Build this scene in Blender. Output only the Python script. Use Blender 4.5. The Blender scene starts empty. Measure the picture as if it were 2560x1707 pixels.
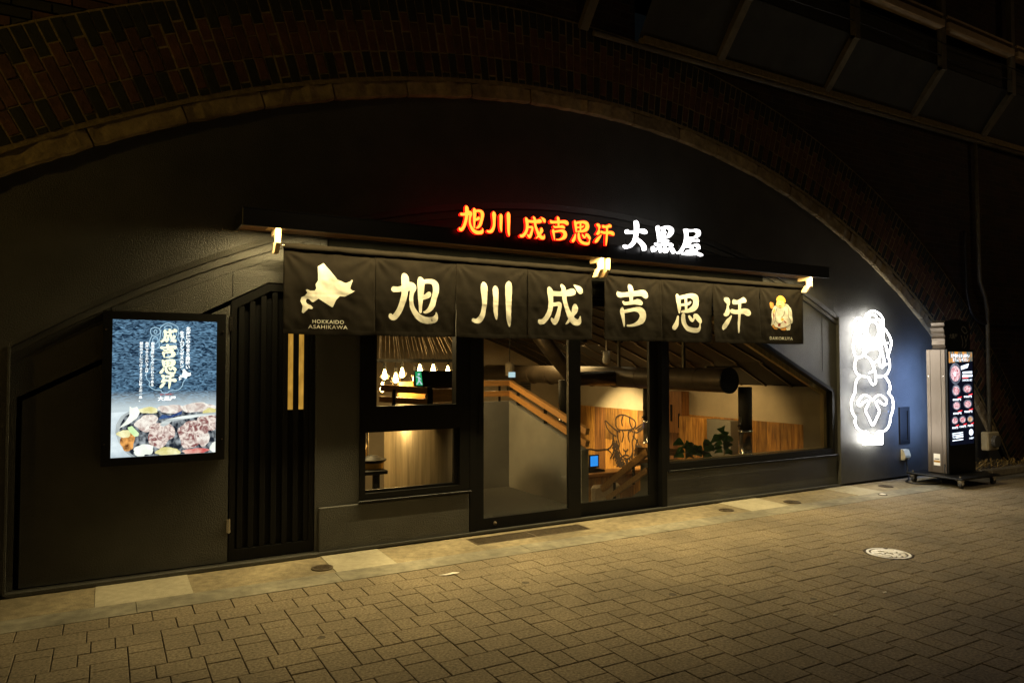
import bpy, bmesh, math, random
import numpy as np
from mathutils import Vector, Matrix, noise as mnoise

R = math.radians
scene = bpy.context.scene
col = scene.collection
random.seed(7)

# ------------------------------------------------------------------ camera
cam_d = bpy.data.cameras.new('camera')
cam_d.lens = 25.0
cam_d.sensor_width = 36.0
cam_d.sensor_fit = 'HORIZONTAL'
cam_d.clip_start = 0.05
cam_d.clip_end = 1500
cam = bpy.data.objects.new('camera', cam_d)
cam.location = (0.0, -6.0, 1.6)
cam.rotation_euler = (R(91.77), 0, R(-29.73))
col.objects.link(cam)
scene.camera = cam

# ------------------------------------------------------------------ night sky, moon, exposure
world = bpy.data.worlds.new('World')
scene.world = world
world.use_nodes = True
wn = world.node_tree.nodes
wl = world.node_tree.links
wn.clear()
sky = wn.new('ShaderNodeTexSky')
sky.sky_type = 'NISHITA'
sky.sun_disc = False
sky.sun_elevation = R(2.0)
sky.sun_rotation = R(200)
bg = wn.new('ShaderNodeBackground')
bg.inputs['Strength'].default_value = 0.0018
out = wn.new('ShaderNodeOutputWorld')
wl.new(sky.outputs[0], bg.inputs[0])
wl.new(bg.outputs[0], out.inputs[0])

sun_d = bpy.data.lights.new('moon', 'SUN')
sun_d.energy = 0.004
sun_d.angle = R(0.5)
sun_d.color = (1.0, 0.93, 0.8)
sun = bpy.data.objects.new('moon', sun_d)
sun.rotation_euler = (R(50), 0, R(-25))
col.objects.link(sun)

scene.view_settings.view_transform = 'Standard'
scene.view_settings.look = 'None'
scene.view_settings.gamma = 1.0
scene.view_settings.exposure = 0.0
scene.view_settings.use_curve_mapping = False
scene.cycles.use_denoising = True
scene.cycles.max_bounces = 8
scene.cycles.diffuse_bounces = 4
scene.cycles.glossy_bounces = 4
scene.cycles.transparent_max_bounces = 12
scene.cycles.sample_clamp_indirect = 4.0
scene.cycles.caustics_reflective = False
scene.cycles.caustics_refractive = False

def area_light(name, loc, size, energy, color, rot=(0, 0, 0), spread=180):
    d = bpy.data.lights.new(name, 'AREA')
    d.shape = 'RECTANGLE'
    d.size, d.size_y = size
    d.energy = energy
    d.color = color
    d.spread = R(spread)
    o = bpy.data.objects.new(name, d)
    o.location = loc
    o.rotation_euler = rot
    col.objects.link(o)
    return o

def point_light(name, loc, energy, color, radius=0.05):
    d = bpy.data.lights.new(name, 'POINT')
    d.energy = energy
    d.color = color
    d.shadow_soft_size = radius
    o = bpy.data.objects.new(name, d)
    o.location = loc
    col.objects.link(o)
    return o

def spot_light(name, loc, target, energy, color, angle=70, blend=0.6, radius=0.05):
    d = bpy.data.lights.new(name, 'SPOT')
    d.energy = energy
    d.color = color
    d.spot_size = R(angle)
    d.spot_blend = blend
    d.shadow_soft_size = radius
    o = bpy.data.objects.new(name, d)
    o.location = loc
    o.rotation_euler = (Vector(target) - Vector(loc)).to_track_quat('-Z', 'Y').to_euler()
    col.objects.link(o)
    return o

WARM = (1.0, 0.775, 0.36)
# LED line tucked behind the canopy lip, shining down over the curtains
area_light('canopy_led_light', (4.26, -0.386, 2.650), (6.70, 0.012), 230, WARM)
# sodium street lamp further along the street, beyond the frame on the near side of the arch
spot_light('sodium_street_lamp', (-4.4, -1.7, 4.7), (-1.0, 0, 3.7), 120, (1.0, 0.62, 0.12), 80, 0.9, 0.12)
# neutral street lamp down the street
spot_light('far_street_lamp', (12.0, -6.0, 6.5), (9.0, -3.2, 0), 320, (1.0, 0.8, 0.52), 75, 0.8, 0.15)
point_light('beam_fill_light', (14.5, -3.2, 5.7), 16, (1.0, 0.62, 0.3), 0.1)  # unseen light added to brighten the edge beam of the walkway
point_light('near_street_lamp', (4.5, -11.5, 6.2), 34, (1.0, 0.74, 0.4), 0.15)

# ------------------------------------------------------------------ mesh helpers
ORG = {}

class MB:
    def __init__(self):
        self.v = []
        self.f = []
    def add(self, verts, faces):
        n = len(self.v)
        self.v += [tuple(p) for p in verts]
        self.f += [tuple(i + n for i in f) for f in faces]
        return self
    def box(self, x0, x1, y0, y1, z0, z1):
        return self.add([(x0, y0, z0), (x1, y0, z0), (x1, y1, z0), (x0, y1, z0), (x0, y0, z1), (x1, y0, z1), (x1, y1, z1), (x0, y1, z1)],
                        [(0, 3, 2, 1), (4, 5, 6, 7), (0, 1, 5, 4), (1, 2, 6, 5), (2, 3, 7, 6), (3, 0, 4, 7)])
    def cbox(self, x0, x1, y0, y1, z0, z1, c=0.004):
        """box with its edges broken by a small chamfer"""
        bm = bmesh.new()
        bmesh.ops.create_cube(bm, size=1)
        for v in bm.verts:
            v.co = ((x0 + x1) / 2 + v.co.x * (x1 - x0), (y0 + y1) / 2 + v.co.y * (y1 - y0), (z0 + z1) / 2 + v.co.z * (z1 - z0))
        bmesh.ops.bevel(bm, geom=bm.edges[:], offset=c, segments=1, affect='EDGES')
        bm.verts.index_update()
        self.add([v.co[:] for v in bm.verts], [[v.index for v in f.verts] for f in bm.faces])
        bm.free()
        return self
    def prism(self, poly, y0, y1):
        """polygon in x,z pushed from y0 to y1"""
        n = len(poly)
        vs = [(x, y0, z) for x, z in poly] + [(x, y1, z) for x, z in poly]
        fs = [tuple(range(n)), tuple(range(2 * n - 1, n - 1, -1))]
        fs += [(i, i + n, (i + 1) % n + n, (i + 1) % n) for i in range(n)]
        return self.add(vs, fs)
    def prism_x(self, poly, x0, x1):
        """polygon in y,z pushed from x0 to x1"""
        n = len(poly)
        vs = [(x0, y, z) for y, z in poly] + [(x1, y, z) for y, z in poly]
        fs = [tuple(range(n)), tuple(range(2 * n - 1, n - 1, -1))]
        fs += [(i, i + n, (i + 1) % n + n, (i + 1) % n) for i in range(n)]
        return self.add(vs, fs)
    def flat(self, poly, y):
        return self.add([(x, y, z) for x, z in poly], [tuple(range(len(poly)))])
    def tube(self, path, r, n=8, caps=True):
        P = [Vector(p) for p in path]
        rings = []
        up = None
        for i, p in enumerate(P):
            t = (P[min(i + 1, len(P) - 1)] - P[max(i - 1, 0)])
            if t.length < 1e-9:
                t = Vector((0, 0, 1))
            t.normalize()
            if up is None:
                up = Vector((0, 0, 1)) if abs(t.z) < 0.9 else Vector((1, 0, 0))
            a = t.cross(up)
            if a.length < 1e-6:
                a = t.orthogonal()
            a.normalize()
            b = t.cross(a).normalized()
            up = -b if b.dot(up) < 0 else b
            b = up
            a = b.cross(t).normalized()
            rr = r[i] if isinstance(r, (list, tuple)) else r
            rings.append([p + a * (rr * math.cos(2 * math.pi * k / n)) + b * (rr * math.sin(2 * math.pi * k / n)) for k in range(n)])
        vs = [q for ring in rings for q in ring]
        fs = []
        for i in range(len(P) - 1):
            for k in range(n):
                fs.append((i * n + k, i * n + (k + 1) % n, (i + 1) * n + (k + 1) % n, (i + 1) * n + k))
        if caps:
            fs.append(tuple(range(n - 1, -1, -1)))
            fs.append(tuple(range((len(P) - 1) * n, len(P) * n)))
        return self.add(vs, fs)
    def lathe(self, prof, c=(0, 0, 0), n=20, cap=True):
        vs = []
        fs = []
        for r, z in prof:
            for k in range(n):
                a = 2 * math.pi * k / n
                vs.append((c[0] + r * math.cos(a), c[1] + r * math.sin(a), c[2] + z))
        for i in range(len(prof) - 1):
            for k in range(n):
                fs.append((i * n + k, i * n + (k + 1) % n, (i + 1) * n + (k + 1) % n, (i + 1) * n + k))
        if cap:
            fs.append(tuple(range(n - 1, -1, -1)))
            fs.append(tuple(range((len(prof) - 1) * n, len(prof) * n)))
        return self.add(vs, fs)
    def obox(self, p0, p1, w, h, up=(0, 0, 1)):
        """bar of section w x h from p0 to p1"""
        p0, p1 = Vector(p0), Vector(p1)
        t = (p1 - p0).normalized()
        a = t.cross(Vector(up))
        if a.length < 1e-6:
            a = t.orthogonal()
        a.normalize()
        b = a.cross(t).normalized()
        vs = []
        for p in (p0, p1):
            for s, q in ((-1, -1), (1, -1), (1, 1), (-1, 1)):
                vs.append(p + a * (s * w / 2) + b * (q * h / 2))
        return self.add(vs, [(0, 3, 2, 1), (4, 5, 6, 7), (0, 1, 5, 4), (1, 2, 6, 5), (2, 3, 7, 6), (3, 0, 4, 7)])

def new_mesh(name, mb, mat, smooth=False, off=(0, 0, 0)):
    me = bpy.data.meshes.new(name)
    ox, oy, oz = off
    me.from_pydata([(x - ox, y - oy, z - oz) for x, y, z in mb.v], [], mb.f)
    me.update()
    bm = bmesh.new()
    bm.from_mesh(me)
    bmesh.ops.remove_doubles(bm, verts=bm.verts[:], dist=1e-6)
    bmesh.ops.recalc_face_normals(bm, faces=bm.faces[:])
    bm.to_mesh(me)
    bm.free()
    if smooth:
        for p in me.polygons:
            p.use_smooth = True
    if mat is not None:
        me.materials.append(mat)
    return me

def tag(o, label=None, cat=None, group=None, kind=None):
    if label: o['label'] = label
    if cat: o['category'] = cat
    if group: o['group'] = group
    if kind: o['kind'] = kind
    return o

def thing(name, label, cat, loc, group=None, rotz=0):
    o = bpy.data.objects.new(name, None)
    o.empty_display_size = 0.1
    o.location = loc
    o.rotation_euler = (0, 0, rotz)
    col.objects.link(o)
    ORG[o.name] = tuple(loc)
    return tag(o, label, cat, group)

def obj(name, mb, mat, parent=None, smooth=False, label=None):
    """parent given: mb is in world coordinates and becomes a part of that thing"""
    if parent is not None:
        off = ORG[parent.name]
    else:
        xs = [p[0] for p in mb.v]; ys = [p[1] for p in mb.v]; zs = [p[2] for p in mb.v]
        off = ((min(xs) + max(xs)) / 2, (min(ys) + max(ys)) / 2, min(zs))
    o = bpy.data.objects.new(name, new_mesh(name, mb, mat, smooth, off))
    col.objects.link(o)
    if parent is not None:
        o.parent = parent
        ORG[o.name] = off
    else:
        o.location = off
        ORG[o.name] = off
    if label:
        o['label'] = label
    return o

def shared(name, me, parent, loc, rot=(0, 0, 0)):
    o = bpy.data.objects.new(name, me)
    col.objects.link(o)
    off = ORG[parent.name]
    o.parent = parent
    o.location = (loc[0] - off[0], loc[1] - off[1], loc[2] - off[2])
    o.rotation_euler = rot
    return o

def catmull(P, k=6, closed=False):
    P = [tuple(p) for p in P]
    n = len(P)
    outp = []
    rng = range(n if closed else n - 1)
    for i in rng:
        p0 = P[(i - 1) % n] if closed else P[max(i - 1, 0)]
        p1 = P[i]
        p2 = P[(i + 1) % n]
        p3 = P[(i + 2) % n] if closed else P[min(i + 2, n - 1)]
        for j in range(k):
            t = j / k
            outp.append(tuple(0.5 * (2 * b + (c - a) * t + (2 * a - 5 * b + 4 * c - d) * t * t + (3 * b - a - 3 * c + d) * t ** 3)
                              for a, b, c, d in zip(p0, p1, p2, p3)))
    if not closed:
        outp.append(P[-1])
    return outp

def arc(cx, cz, r, x0, x1, n):
    return [(cx + r * math.sin(a), cz + r * math.cos(a)) for a in np.linspace(math.asin((x0 - cx) / r), math.asin((x1 - cx) / r), n)]

def holed(outer, holes, y0, y1):
    """slab in the x,z plane with openings, between y0 (front) and y1 (back)"""
    mb = MB()
    edges = []
    for loop in [outer] + holes:
        for i in range(len(loop)):
            p, q = loop[i], loop[(i + 1) % len(loop)]
            if abs(p[0] - q[0]) > 1e-7:
                edges.append((p, q) if p[0] < q[0] else (q, p))
    cuts = sorted({round(p[0], 6) for loop in [outer] + holes for p in loop})
    at = lambda e, x: e[0][1] + (e[1][1] - e[0][1]) * min(1, max(0, (x - e[0][0]) / (e[1][0] - e[0][0])))
    for xa, xb in zip(cuts[:-1], cuts[1:]):
        if xb - xa < 1e-6: continue
        xm = (xa + xb) / 2
        span = sorted([e for e in edges if e[0][0] < xm < e[1][0]], key=lambda e: at(e, xm))
        for lo, hi in zip(span[::2], span[1::2]):
            q = [(xa, at(lo, xa)), (xb, at(lo, xb)), (xb, at(hi, xb)), (xa, at(hi, xa))]
            if abs(q[1][1] - q[2][1]) < 1e-7: q = [q[0], q[1], q[3]]
            elif abs(q[0][1] - q[3][1]) < 1e-7: q = q[:3]
            mb.add([(x, y0, z) for x, z in q], [tuple(range(len(q)))])
            mb.add([(x, y1, z) for x, z in q], [tuple(range(len(q) - 1, -1, -1))])
    for loop in [outer] + holes:
        n = len(loop)
        mb.add([(x, y0, z) for x, z in loop] + [(x, y1, z) for x, z in loop], [(i, (i + 1) % n, (i + 1) % n + n, i + n) for i in range(n)])
    return mb

# ---- outlines from signed distance: brush strokes and polygons become one clean face mesh
def stroke_field(strokes, X, Z):
    D = np.full(X.shape, 9.0)
    for s in strokes:
        P = catmull(s, 5)
        for (x0, z0, w0), (x1, z1, w1) in zip(P[:-1], P[1:]):
            dx, dz = x1 - x0, z1 - z0
            L = dx * dx + dz * dz + 1e-12
            t = np.clip(((X - x0) * dx + (Z - z0) * dz) / L, 0, 1)
            D = np.minimum(D, np.hypot(X - x0 - t * dx, Z - z0 - t * dz) - (w0 + t * (w1 - w0)) / 2)
    return D

def poly_field(polys, X, Z):
    D = np.full(X.shape, 9.0)
    for poly in polys:
        d = np.full(X.shape, 9.0)
        inside = np.zeros(X.shape, bool)
        n = len(poly)
        for i in range(n):
            x0, z0 = poly[i]
            x1, z1 = poly[(i + 1) % n]
            dx, dz = x1 - x0, z1 - z0
            L = dx * dx + dz * dz + 1e-12
            t = np.clip(((X - x0) * dx + (Z - z0) * dz) / L, 0, 1)
            d = np.minimum(d, np.hypot(X - x0 - t * dx, Z - z0 - t * dz))
            cond = (z0 > Z) != (z1 > Z)
            with np.errstate(divide='ignore', invalid='ignore'):
                xi = x0 + (Z - z0) * dx / (dz if abs(dz) > 1e-12 else 1e-12)
            inside ^= cond & (X < xi)
        D = np.minimum(D, np.where(inside, -d, d))
    return D

def field_mesh(fieldfn, box, res):
    """marching squares: 2-D verts, faces and boundary edges of the region field < 0"""
    x0, x1, z0, z1 = box
    nx = max(2, int((x1 - x0) / res) + 2)
    nz = max(2, int((z1 - z0) / res) + 2)
    gx = np.linspace(x0, x1, nx)
    gz = np.linspace(z0, z1, nz)
    X, Z = np.meshgrid(gx, gz, indexing='ij')
    D = fieldfn(X, Z)
    D[np.abs(D) < 1e-7] = 1e-7
    verts, faces, bound, idx = [], [], [], {}
    def gp(i, j):
        k = ('g', i, j)
        if k not in idx:
            idx[k] = len(verts)
            verts.append((gx[i], gz[j]))
        return idx[k]
    def ep(i, j, k2, l):
        key = ('e',) + ((i, j, k2, l) if (i, j) < (k2, l) else (k2, l, i, j))
        if key not in idx:
            a, b = D[i, j], D[k2, l]
            t = a / (a - b)
            idx[key] = len(verts)
            verts.append((gx[i] + t * (gx[k2] - gx[i]), gz[j] + t * (gz[l] - gz[j])))
        return idx[key]
    neg = D < 0
    cnt = neg[:-1, :-1].astype(int) + neg[1:, :-1] + neg[1:, 1:] + neg[:-1, 1:]
    for i, j in zip(*np.nonzero(cnt)):
        c = [(i, j), (i + 1, j), (i + 1, j + 1), (i, j + 1)]
        s = [neg[p] for p in c]
        poly = []
        kinds = []
        for k in range(4):
            a, b = c[k], c[(k + 1) % 4]
            if s[k]:
                poly.append(gp(*a)); kinds.append('g')
            if s[k] != s[(k + 1) % 4]:
                poly.append(ep(*a, *b)); kinds.append('e')
        if len(poly) >= 3:
            faces.append(tuple(poly))
            for k in range(len(poly)):
                if kinds[k] == 'e' and kinds[(k + 1) % len(poly)] == 'e':
                    bound.append((poly[k], poly[(k + 1) % len(poly)]))
    return verts, faces, bound

def place_glyph(key, x, z, h, w=None):
    st = GLYPH[key]
    mx = max(p[0] for s in st for p in s)
    sx = (w / mx) if w else h
    k = (sx + h) / 2
    return [[(x + a * sx, z + b * h, c * k) for a, b, c in s] for s in st]

def stroke_box(strokes, pad=0.01):
    xs = [p[0] for s in strokes for p in s]; zs = [p[1] for s in strokes for p in s]; w = max(p[2] for s in strokes for p in s) / 2 + pad
    return min(xs) - w, max(xs) + w, min(zs) - w, max(zs) + w

def thin(path, w):
    return [(x, z, w) for x, z in path]

def text_mesh(body, size, bold=0.0, spacing=1.0, line=1.0, align='LEFT'):
    c = bpy.data.curves.new('lettering', 'FONT')
    c.body = body
    c.size = size
    c.offset = bold
    c.space_character = spacing
    c.space_line = line
    c.align_x = align
    c.resolution_u = 3
    o = bpy.data.objects.new('lettering', c)
    col.objects.link(o)
    dg = bpy.context.evaluated_depsgraph_get()
    me = bpy.data.meshes.new_from_object(o.evaluated_get(dg))
    vs = [(v.co.x, v.co.y) for v in me.vertices]
    fs = [tuple(p.vertices) for p in me.polygons]
    bpy.data.objects.remove(o)
    bpy.data.curves.remove(c)
    bpy.data.meshes.remove(me)
    return vs, fs

def text_fit(body, x0, x1, zbase, height=None, bold=0.0, spacing=1.0, line=1.0):
    """lettering scaled to run from x0 to x1; returns 2-D verts, faces"""
    vs, fs = text_mesh(body, 1.0, bold, spacing, line)
    ax = min(v[0] for v in vs); bx = max(v[0] for v in vs); az = min(v[1] for v in vs); bz = max(v[1] for v in vs)
    sx = (x1 - x0) / (bx - ax)
    sz = (height / (bz - az)) if height else sx
    return [(x0 + (x - ax) * sx, zbase + (z - az) * sz) for x, z in vs], fs

# ------------------------------------------------------------------ measured outlines
GLYPH = {
 'asahi': [[(0.299,1.0,0.07),(0.332,0.925,0.168),(0.336,0.754,0.168),(0.315,0.548,0.141),(0.266,0.358,0.132),(0.195,0.186,0.131),(0.098,0.055,0.13),(0.018,0.044,0.104),(0.0,0.086,0.086)],[(0.077,0.664,0.122),(0.193,0.67,0.114),(0.336,0.712,0.141),(0.463,0.744,0.195),(0.527,0.713,0.133),(0.491,0.608,0.103),(0.473,0.487,0.089),(0.483,0.333,0.097),(0.539,0.198,0.115),(0.649,0.064,0.143),(0.797,0.0,0.153),(0.947,0.004,0.145),(1.05,0.034,0.146),(1.093,0.122,0.073),(1.081,0.183,0.022)],[(0.682,0.929,0.09),(0.701,0.861,0.162),(0.702,0.688,0.152),(0.693,0.497,0.125),(0.689,0.342,0.089),(0.686,0.186,0.063)],[(0.738,0.854,0.09),(0.85,0.878,0.099),(0.981,0.876,0.118),(1.066,0.811,0.164),(1.076,0.689,0.155),(1.039,0.53,0.137),(0.983,0.354,0.136),(0.908,0.246,0.108),(0.815,0.182,0.063),(0.769,0.181,0.036)],[(0.721,0.507,0.099),(0.814,0.529,0.108),(0.888,0.576,0.127),(0.907,0.603,0.09)]],
 'kawa': [[(0.273,0.945,0.094),(0.289,0.867,0.179),(0.293,0.726,0.16),(0.297,0.55,0.128),(0.29,0.408,0.122),(0.254,0.248,0.127),(0.176,0.123,0.14),(0.078,0.082,0.102),(0.0,0.1,0.083)],[(0.597,0.874,0.095),(0.603,0.812,0.156),(0.603,0.652,0.143),(0.597,0.474,0.129),(0.597,0.331,0.114),(0.61,0.225,0.086),(0.622,0.146,0.034)],[(0.935,1.0,0.087),(0.939,0.919,0.178),(0.944,0.721,0.17),(0.946,0.488,0.145),(0.944,0.29,0.131),(0.95,0.165,0.116),(0.966,0.066,0.087),(0.971,0.0,0.048)]],
 'nari': [[(0.271,0.866,0.105),(0.305,0.791,0.168),(0.327,0.639,0.151),(0.327,0.466,0.143),(0.304,0.332,0.138),(0.225,0.176,0.136),(0.112,0.058,0.135),(0.022,0.036,0.124),(0.0,0.055,0.093)],[(0.362,0.756,0.126),(0.545,0.755,0.117),(0.753,0.775,0.139),(0.893,0.801,0.172),(0.988,0.825,0.173),(1.023,0.808,0.108)],[(0.649,0.963,0.085),(0.707,0.889,0.139),(0.725,0.735,0.139),(0.741,0.6,0.124),(0.776,0.485,0.128),(0.845,0.332,0.139),(0.938,0.16,0.172),(1.056,0.066,0.173),(1.163,0.06,0.141),(1.199,0.129,0.076),(1.211,0.208,0.026)],[(0.361,0.477,0.084),(0.475,0.492,0.095),(0.579,0.496,0.106),(0.59,0.419,0.106),(0.555,0.283,0.117),(0.509,0.147,0.137),(0.451,0.039,0.126),(0.383,0.085,0.095),(0.349,0.132,0.042)],[(1.057,0.457,0.13),(1.057,0.379,0.173),(0.998,0.26,0.119),(0.915,0.14,0.097),(0.821,0.04,0.06),(0.774,0.0,0.03)],[(1.035,1.0,0.026),(1.118,0.95,0.098),(1.189,0.885,0.164),(1.213,0.837,0.131)]],
 'kichi': [[(0.0,0.804,0.074),(0.029,0.759,0.132),(0.194,0.766,0.111),(0.384,0.79,0.123),(0.576,0.813,0.135),(0.733,0.826,0.163),(0.831,0.797,0.191),(0.88,0.771,0.12)],[(0.355,1.0,0.064),(0.385,0.945,0.145),(0.402,0.842,0.139),(0.407,0.711,0.107),(0.406,0.598,0.096)],[(0.163,0.583,0.069),(0.204,0.552,0.08),(0.335,0.567,0.085),(0.478,0.591,0.102),(0.611,0.607,0.141),(0.695,0.582,0.108)],[(0.133,0.427,0.074),(0.132,0.362,0.137),(0.149,0.279,0.116),(0.166,0.177,0.09),(0.183,0.084,0.063),(0.195,0.0,0.032)],[(0.226,0.361,0.08),(0.357,0.389,0.085),(0.501,0.418,0.097),(0.646,0.409,0.152),(0.73,0.346,0.196),(0.754,0.261,0.201),(0.717,0.175,0.185),(0.619,0.096,0.119),(0.474,0.035,0.07),(0.355,0.018,0.048),(0.289,0.017,0.048)]],
 'omou': [[(0.129,0.98,0.115),(0.155,0.882,0.159),(0.179,0.735,0.139),(0.191,0.612,0.11),(0.2,0.493,0.052)],[(0.221,0.923,0.116),(0.419,0.974,0.117),(0.654,1.0,0.147),(0.838,0.938,0.222),(0.861,0.788,0.237),(0.778,0.659,0.192),(0.582,0.571,0.123),(0.415,0.54,0.087),(0.283,0.528,0.064)],[(0.459,0.971,0.105),(0.454,0.771,0.105),(0.452,0.572,0.093)],[(0.219,0.717,0.069),(0.417,0.735,0.076),(0.567,0.771,0.082),(0.635,0.816,0.065)],[(0.15,0.375,0.072),(0.123,0.263,0.115),(0.066,0.138,0.158),(0.0,0.062,0.143)],[(0.348,0.419,0.131),(0.353,0.295,0.151),(0.395,0.172,0.16),(0.51,0.05,0.146),(0.71,0.0,0.141),(0.913,0.005,0.124),(0.982,0.087,0.074),(0.994,0.201,0.03)],[(0.58,0.389,0.088),(0.653,0.309,0.117),(0.713,0.281,0.073),(0.799,0.378,0.074)],[(0.799,0.421,0.118),(0.883,0.399,0.163),(0.984,0.301,0.164),(1.018,0.264,0.119)]],
 'ase': [[(0.119,0.978,0.14),(0.209,0.943,0.188),(0.244,0.866,0.125),(0.218,0.8,0.069)],[(0.207,0.812,0.069),(0.224,0.708,0.11),(0.205,0.616,0.188),(0.131,0.535,0.14),(0.059,0.52,0.078)],[(0.0,0.115,0.124),(0.073,0.182,0.171),(0.183,0.302,0.156),(0.293,0.41,0.094),(0.36,0.491,0.038)],[(0.483,0.929,0.158),(0.63,0.922,0.127),(0.779,0.954,0.144),(0.91,1.0,0.177),(0.974,0.99,0.145)],[(0.742,0.94,0.128),(0.739,0.728,0.134),(0.728,0.516,0.134),(0.703,0.278,0.121),(0.686,0.119,0.089),(0.673,0.0,0.057)],[(0.387,0.636,0.142),(0.552,0.615,0.133),(0.737,0.635,0.144),(0.962,0.657,0.177),(1.112,0.622,0.21),(1.157,0.597,0.146)]],
 'dai': [[(0.109,0.616,0.111),(0.126,0.562,0.175),(0.303,0.571,0.159),(0.535,0.614,0.177),(0.751,0.669,0.21),(0.914,0.663,0.244),(1.004,0.629,0.179)],[(0.529,1.0,0.096),(0.573,0.913,0.225),(0.581,0.745,0.225),(0.562,0.574,0.193),(0.534,0.417,0.185),(0.461,0.242,0.176),(0.318,0.09,0.175),(0.158,0.007,0.159),(0.035,0.011,0.158),(0.0,0.049,0.095)],[(0.569,0.364,0.096),(0.694,0.29,0.145),(0.838,0.189,0.178),(0.928,0.083,0.227),(0.945,0.0,0.211)]],
 'kuro': [[(0.256,0.983,0.103),(0.266,0.91,0.163),(0.293,0.764,0.129),(0.312,0.631,0.106),(0.31,0.497,0.06)],[(0.382,0.921,0.103),(0.616,1.0,0.104),(0.812,0.999,0.166),(0.979,0.917,0.219),(0.948,0.779,0.219),(0.809,0.639,0.157),(0.612,0.557,0.073),(0.378,0.526,0.055)],[(0.567,0.953,0.139),(0.564,0.684,0.135),(0.562,0.46,0.128),(0.567,0.311,0.138)],[(0.341,0.721,0.095),(0.516,0.744,0.095),(0.663,0.768,0.078)],[(0.319,0.424,0.086),(0.475,0.422,0.095),(0.67,0.469,0.104),(0.768,0.455,0.104)],[(0.164,0.299,0.103),(0.241,0.261,0.146),(0.512,0.291,0.147),(0.806,0.331,0.174),(0.983,0.3,0.14)],[(0.0,0.145,0.102),(0.018,0.043,0.162),(0.047,0.001,0.136),(0.143,0.06,0.085),(0.24,0.135,0.086)],[(0.366,0.16,0.103),(0.394,0.088,0.146),(0.413,0.0,0.103)],[(0.628,0.181,0.113),(0.647,0.063,0.165),(0.685,0.006,0.113),(0.784,0.112,0.087),(0.884,0.187,0.087)],[(0.982,0.18,0.122),(1.041,0.094,0.193),(1.08,0.022,0.149)]],
 'ya': [[(0.393,0.973,0.125),(0.495,0.944,0.162),(0.7,0.963,0.126),(0.927,1.0,0.145),(1.103,0.962,0.21),(1.123,0.856,0.192),(0.986,0.738,0.145),(0.779,0.674,0.099),(0.573,0.656,0.09)],[(0.433,0.931,0.161),(0.462,0.781,0.17),(0.45,0.596,0.17),(0.387,0.408,0.152),(0.264,0.214,0.134),(0.141,0.068,0.133),(0.04,0.014,0.142),(0.0,0.026,0.088)],[(0.572,0.53,0.093),(0.798,0.557,0.112),(1.026,0.592,0.155),(1.088,0.574,0.128)],[(0.633,0.456,0.09),(0.55,0.329,0.108),(0.488,0.278,0.098),(0.693,0.323,0.094),(0.941,0.4,0.127),(1.086,0.373,0.164),(1.127,0.269,0.118)],[(0.507,0.127,0.093),(0.691,0.149,0.108),(0.898,0.186,0.127),(0.98,0.149,0.112)],[(0.754,0.269,0.108),(0.752,0.039,0.108)],[(0.282,0.003,0.134),(0.485,0.0,0.143),(0.793,0.021,0.153),(1.062,0.055,0.155),(1.27,0.009,0.146)]]}
NOREN_POS = {'asahi': (2.109, 1.978, 0.389), 'kawa': (2.89, 1.952, 0.4), 'nari': (3.612, 1.985, 0.389), 'kichi': (4.556, 1.984, 0.424), 'omou': (5.313, 1.965, 0.374), 'ase': (6.045, 1.959, 0.371), 'dai': (4.581, 2.788, 0.276), 'kuro': (4.956, 2.778, 0.266), 'ya': (5.307, 2.782, 0.266)}
SIGN_POS = {'asahi': (2.714, 2.779, 0.223, 0.23), 'kawa': (2.993, 2.779, 0.209, 0.226), 'nari': (3.342, 2.78, 0.204, 0.264), 'kichi': (3.676, 2.785, 0.22, 0.194), 'omou': (3.932, 2.779, 0.208, 0.203), 'ase': (4.206, 2.784, 0.198, 0.221)}
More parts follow.
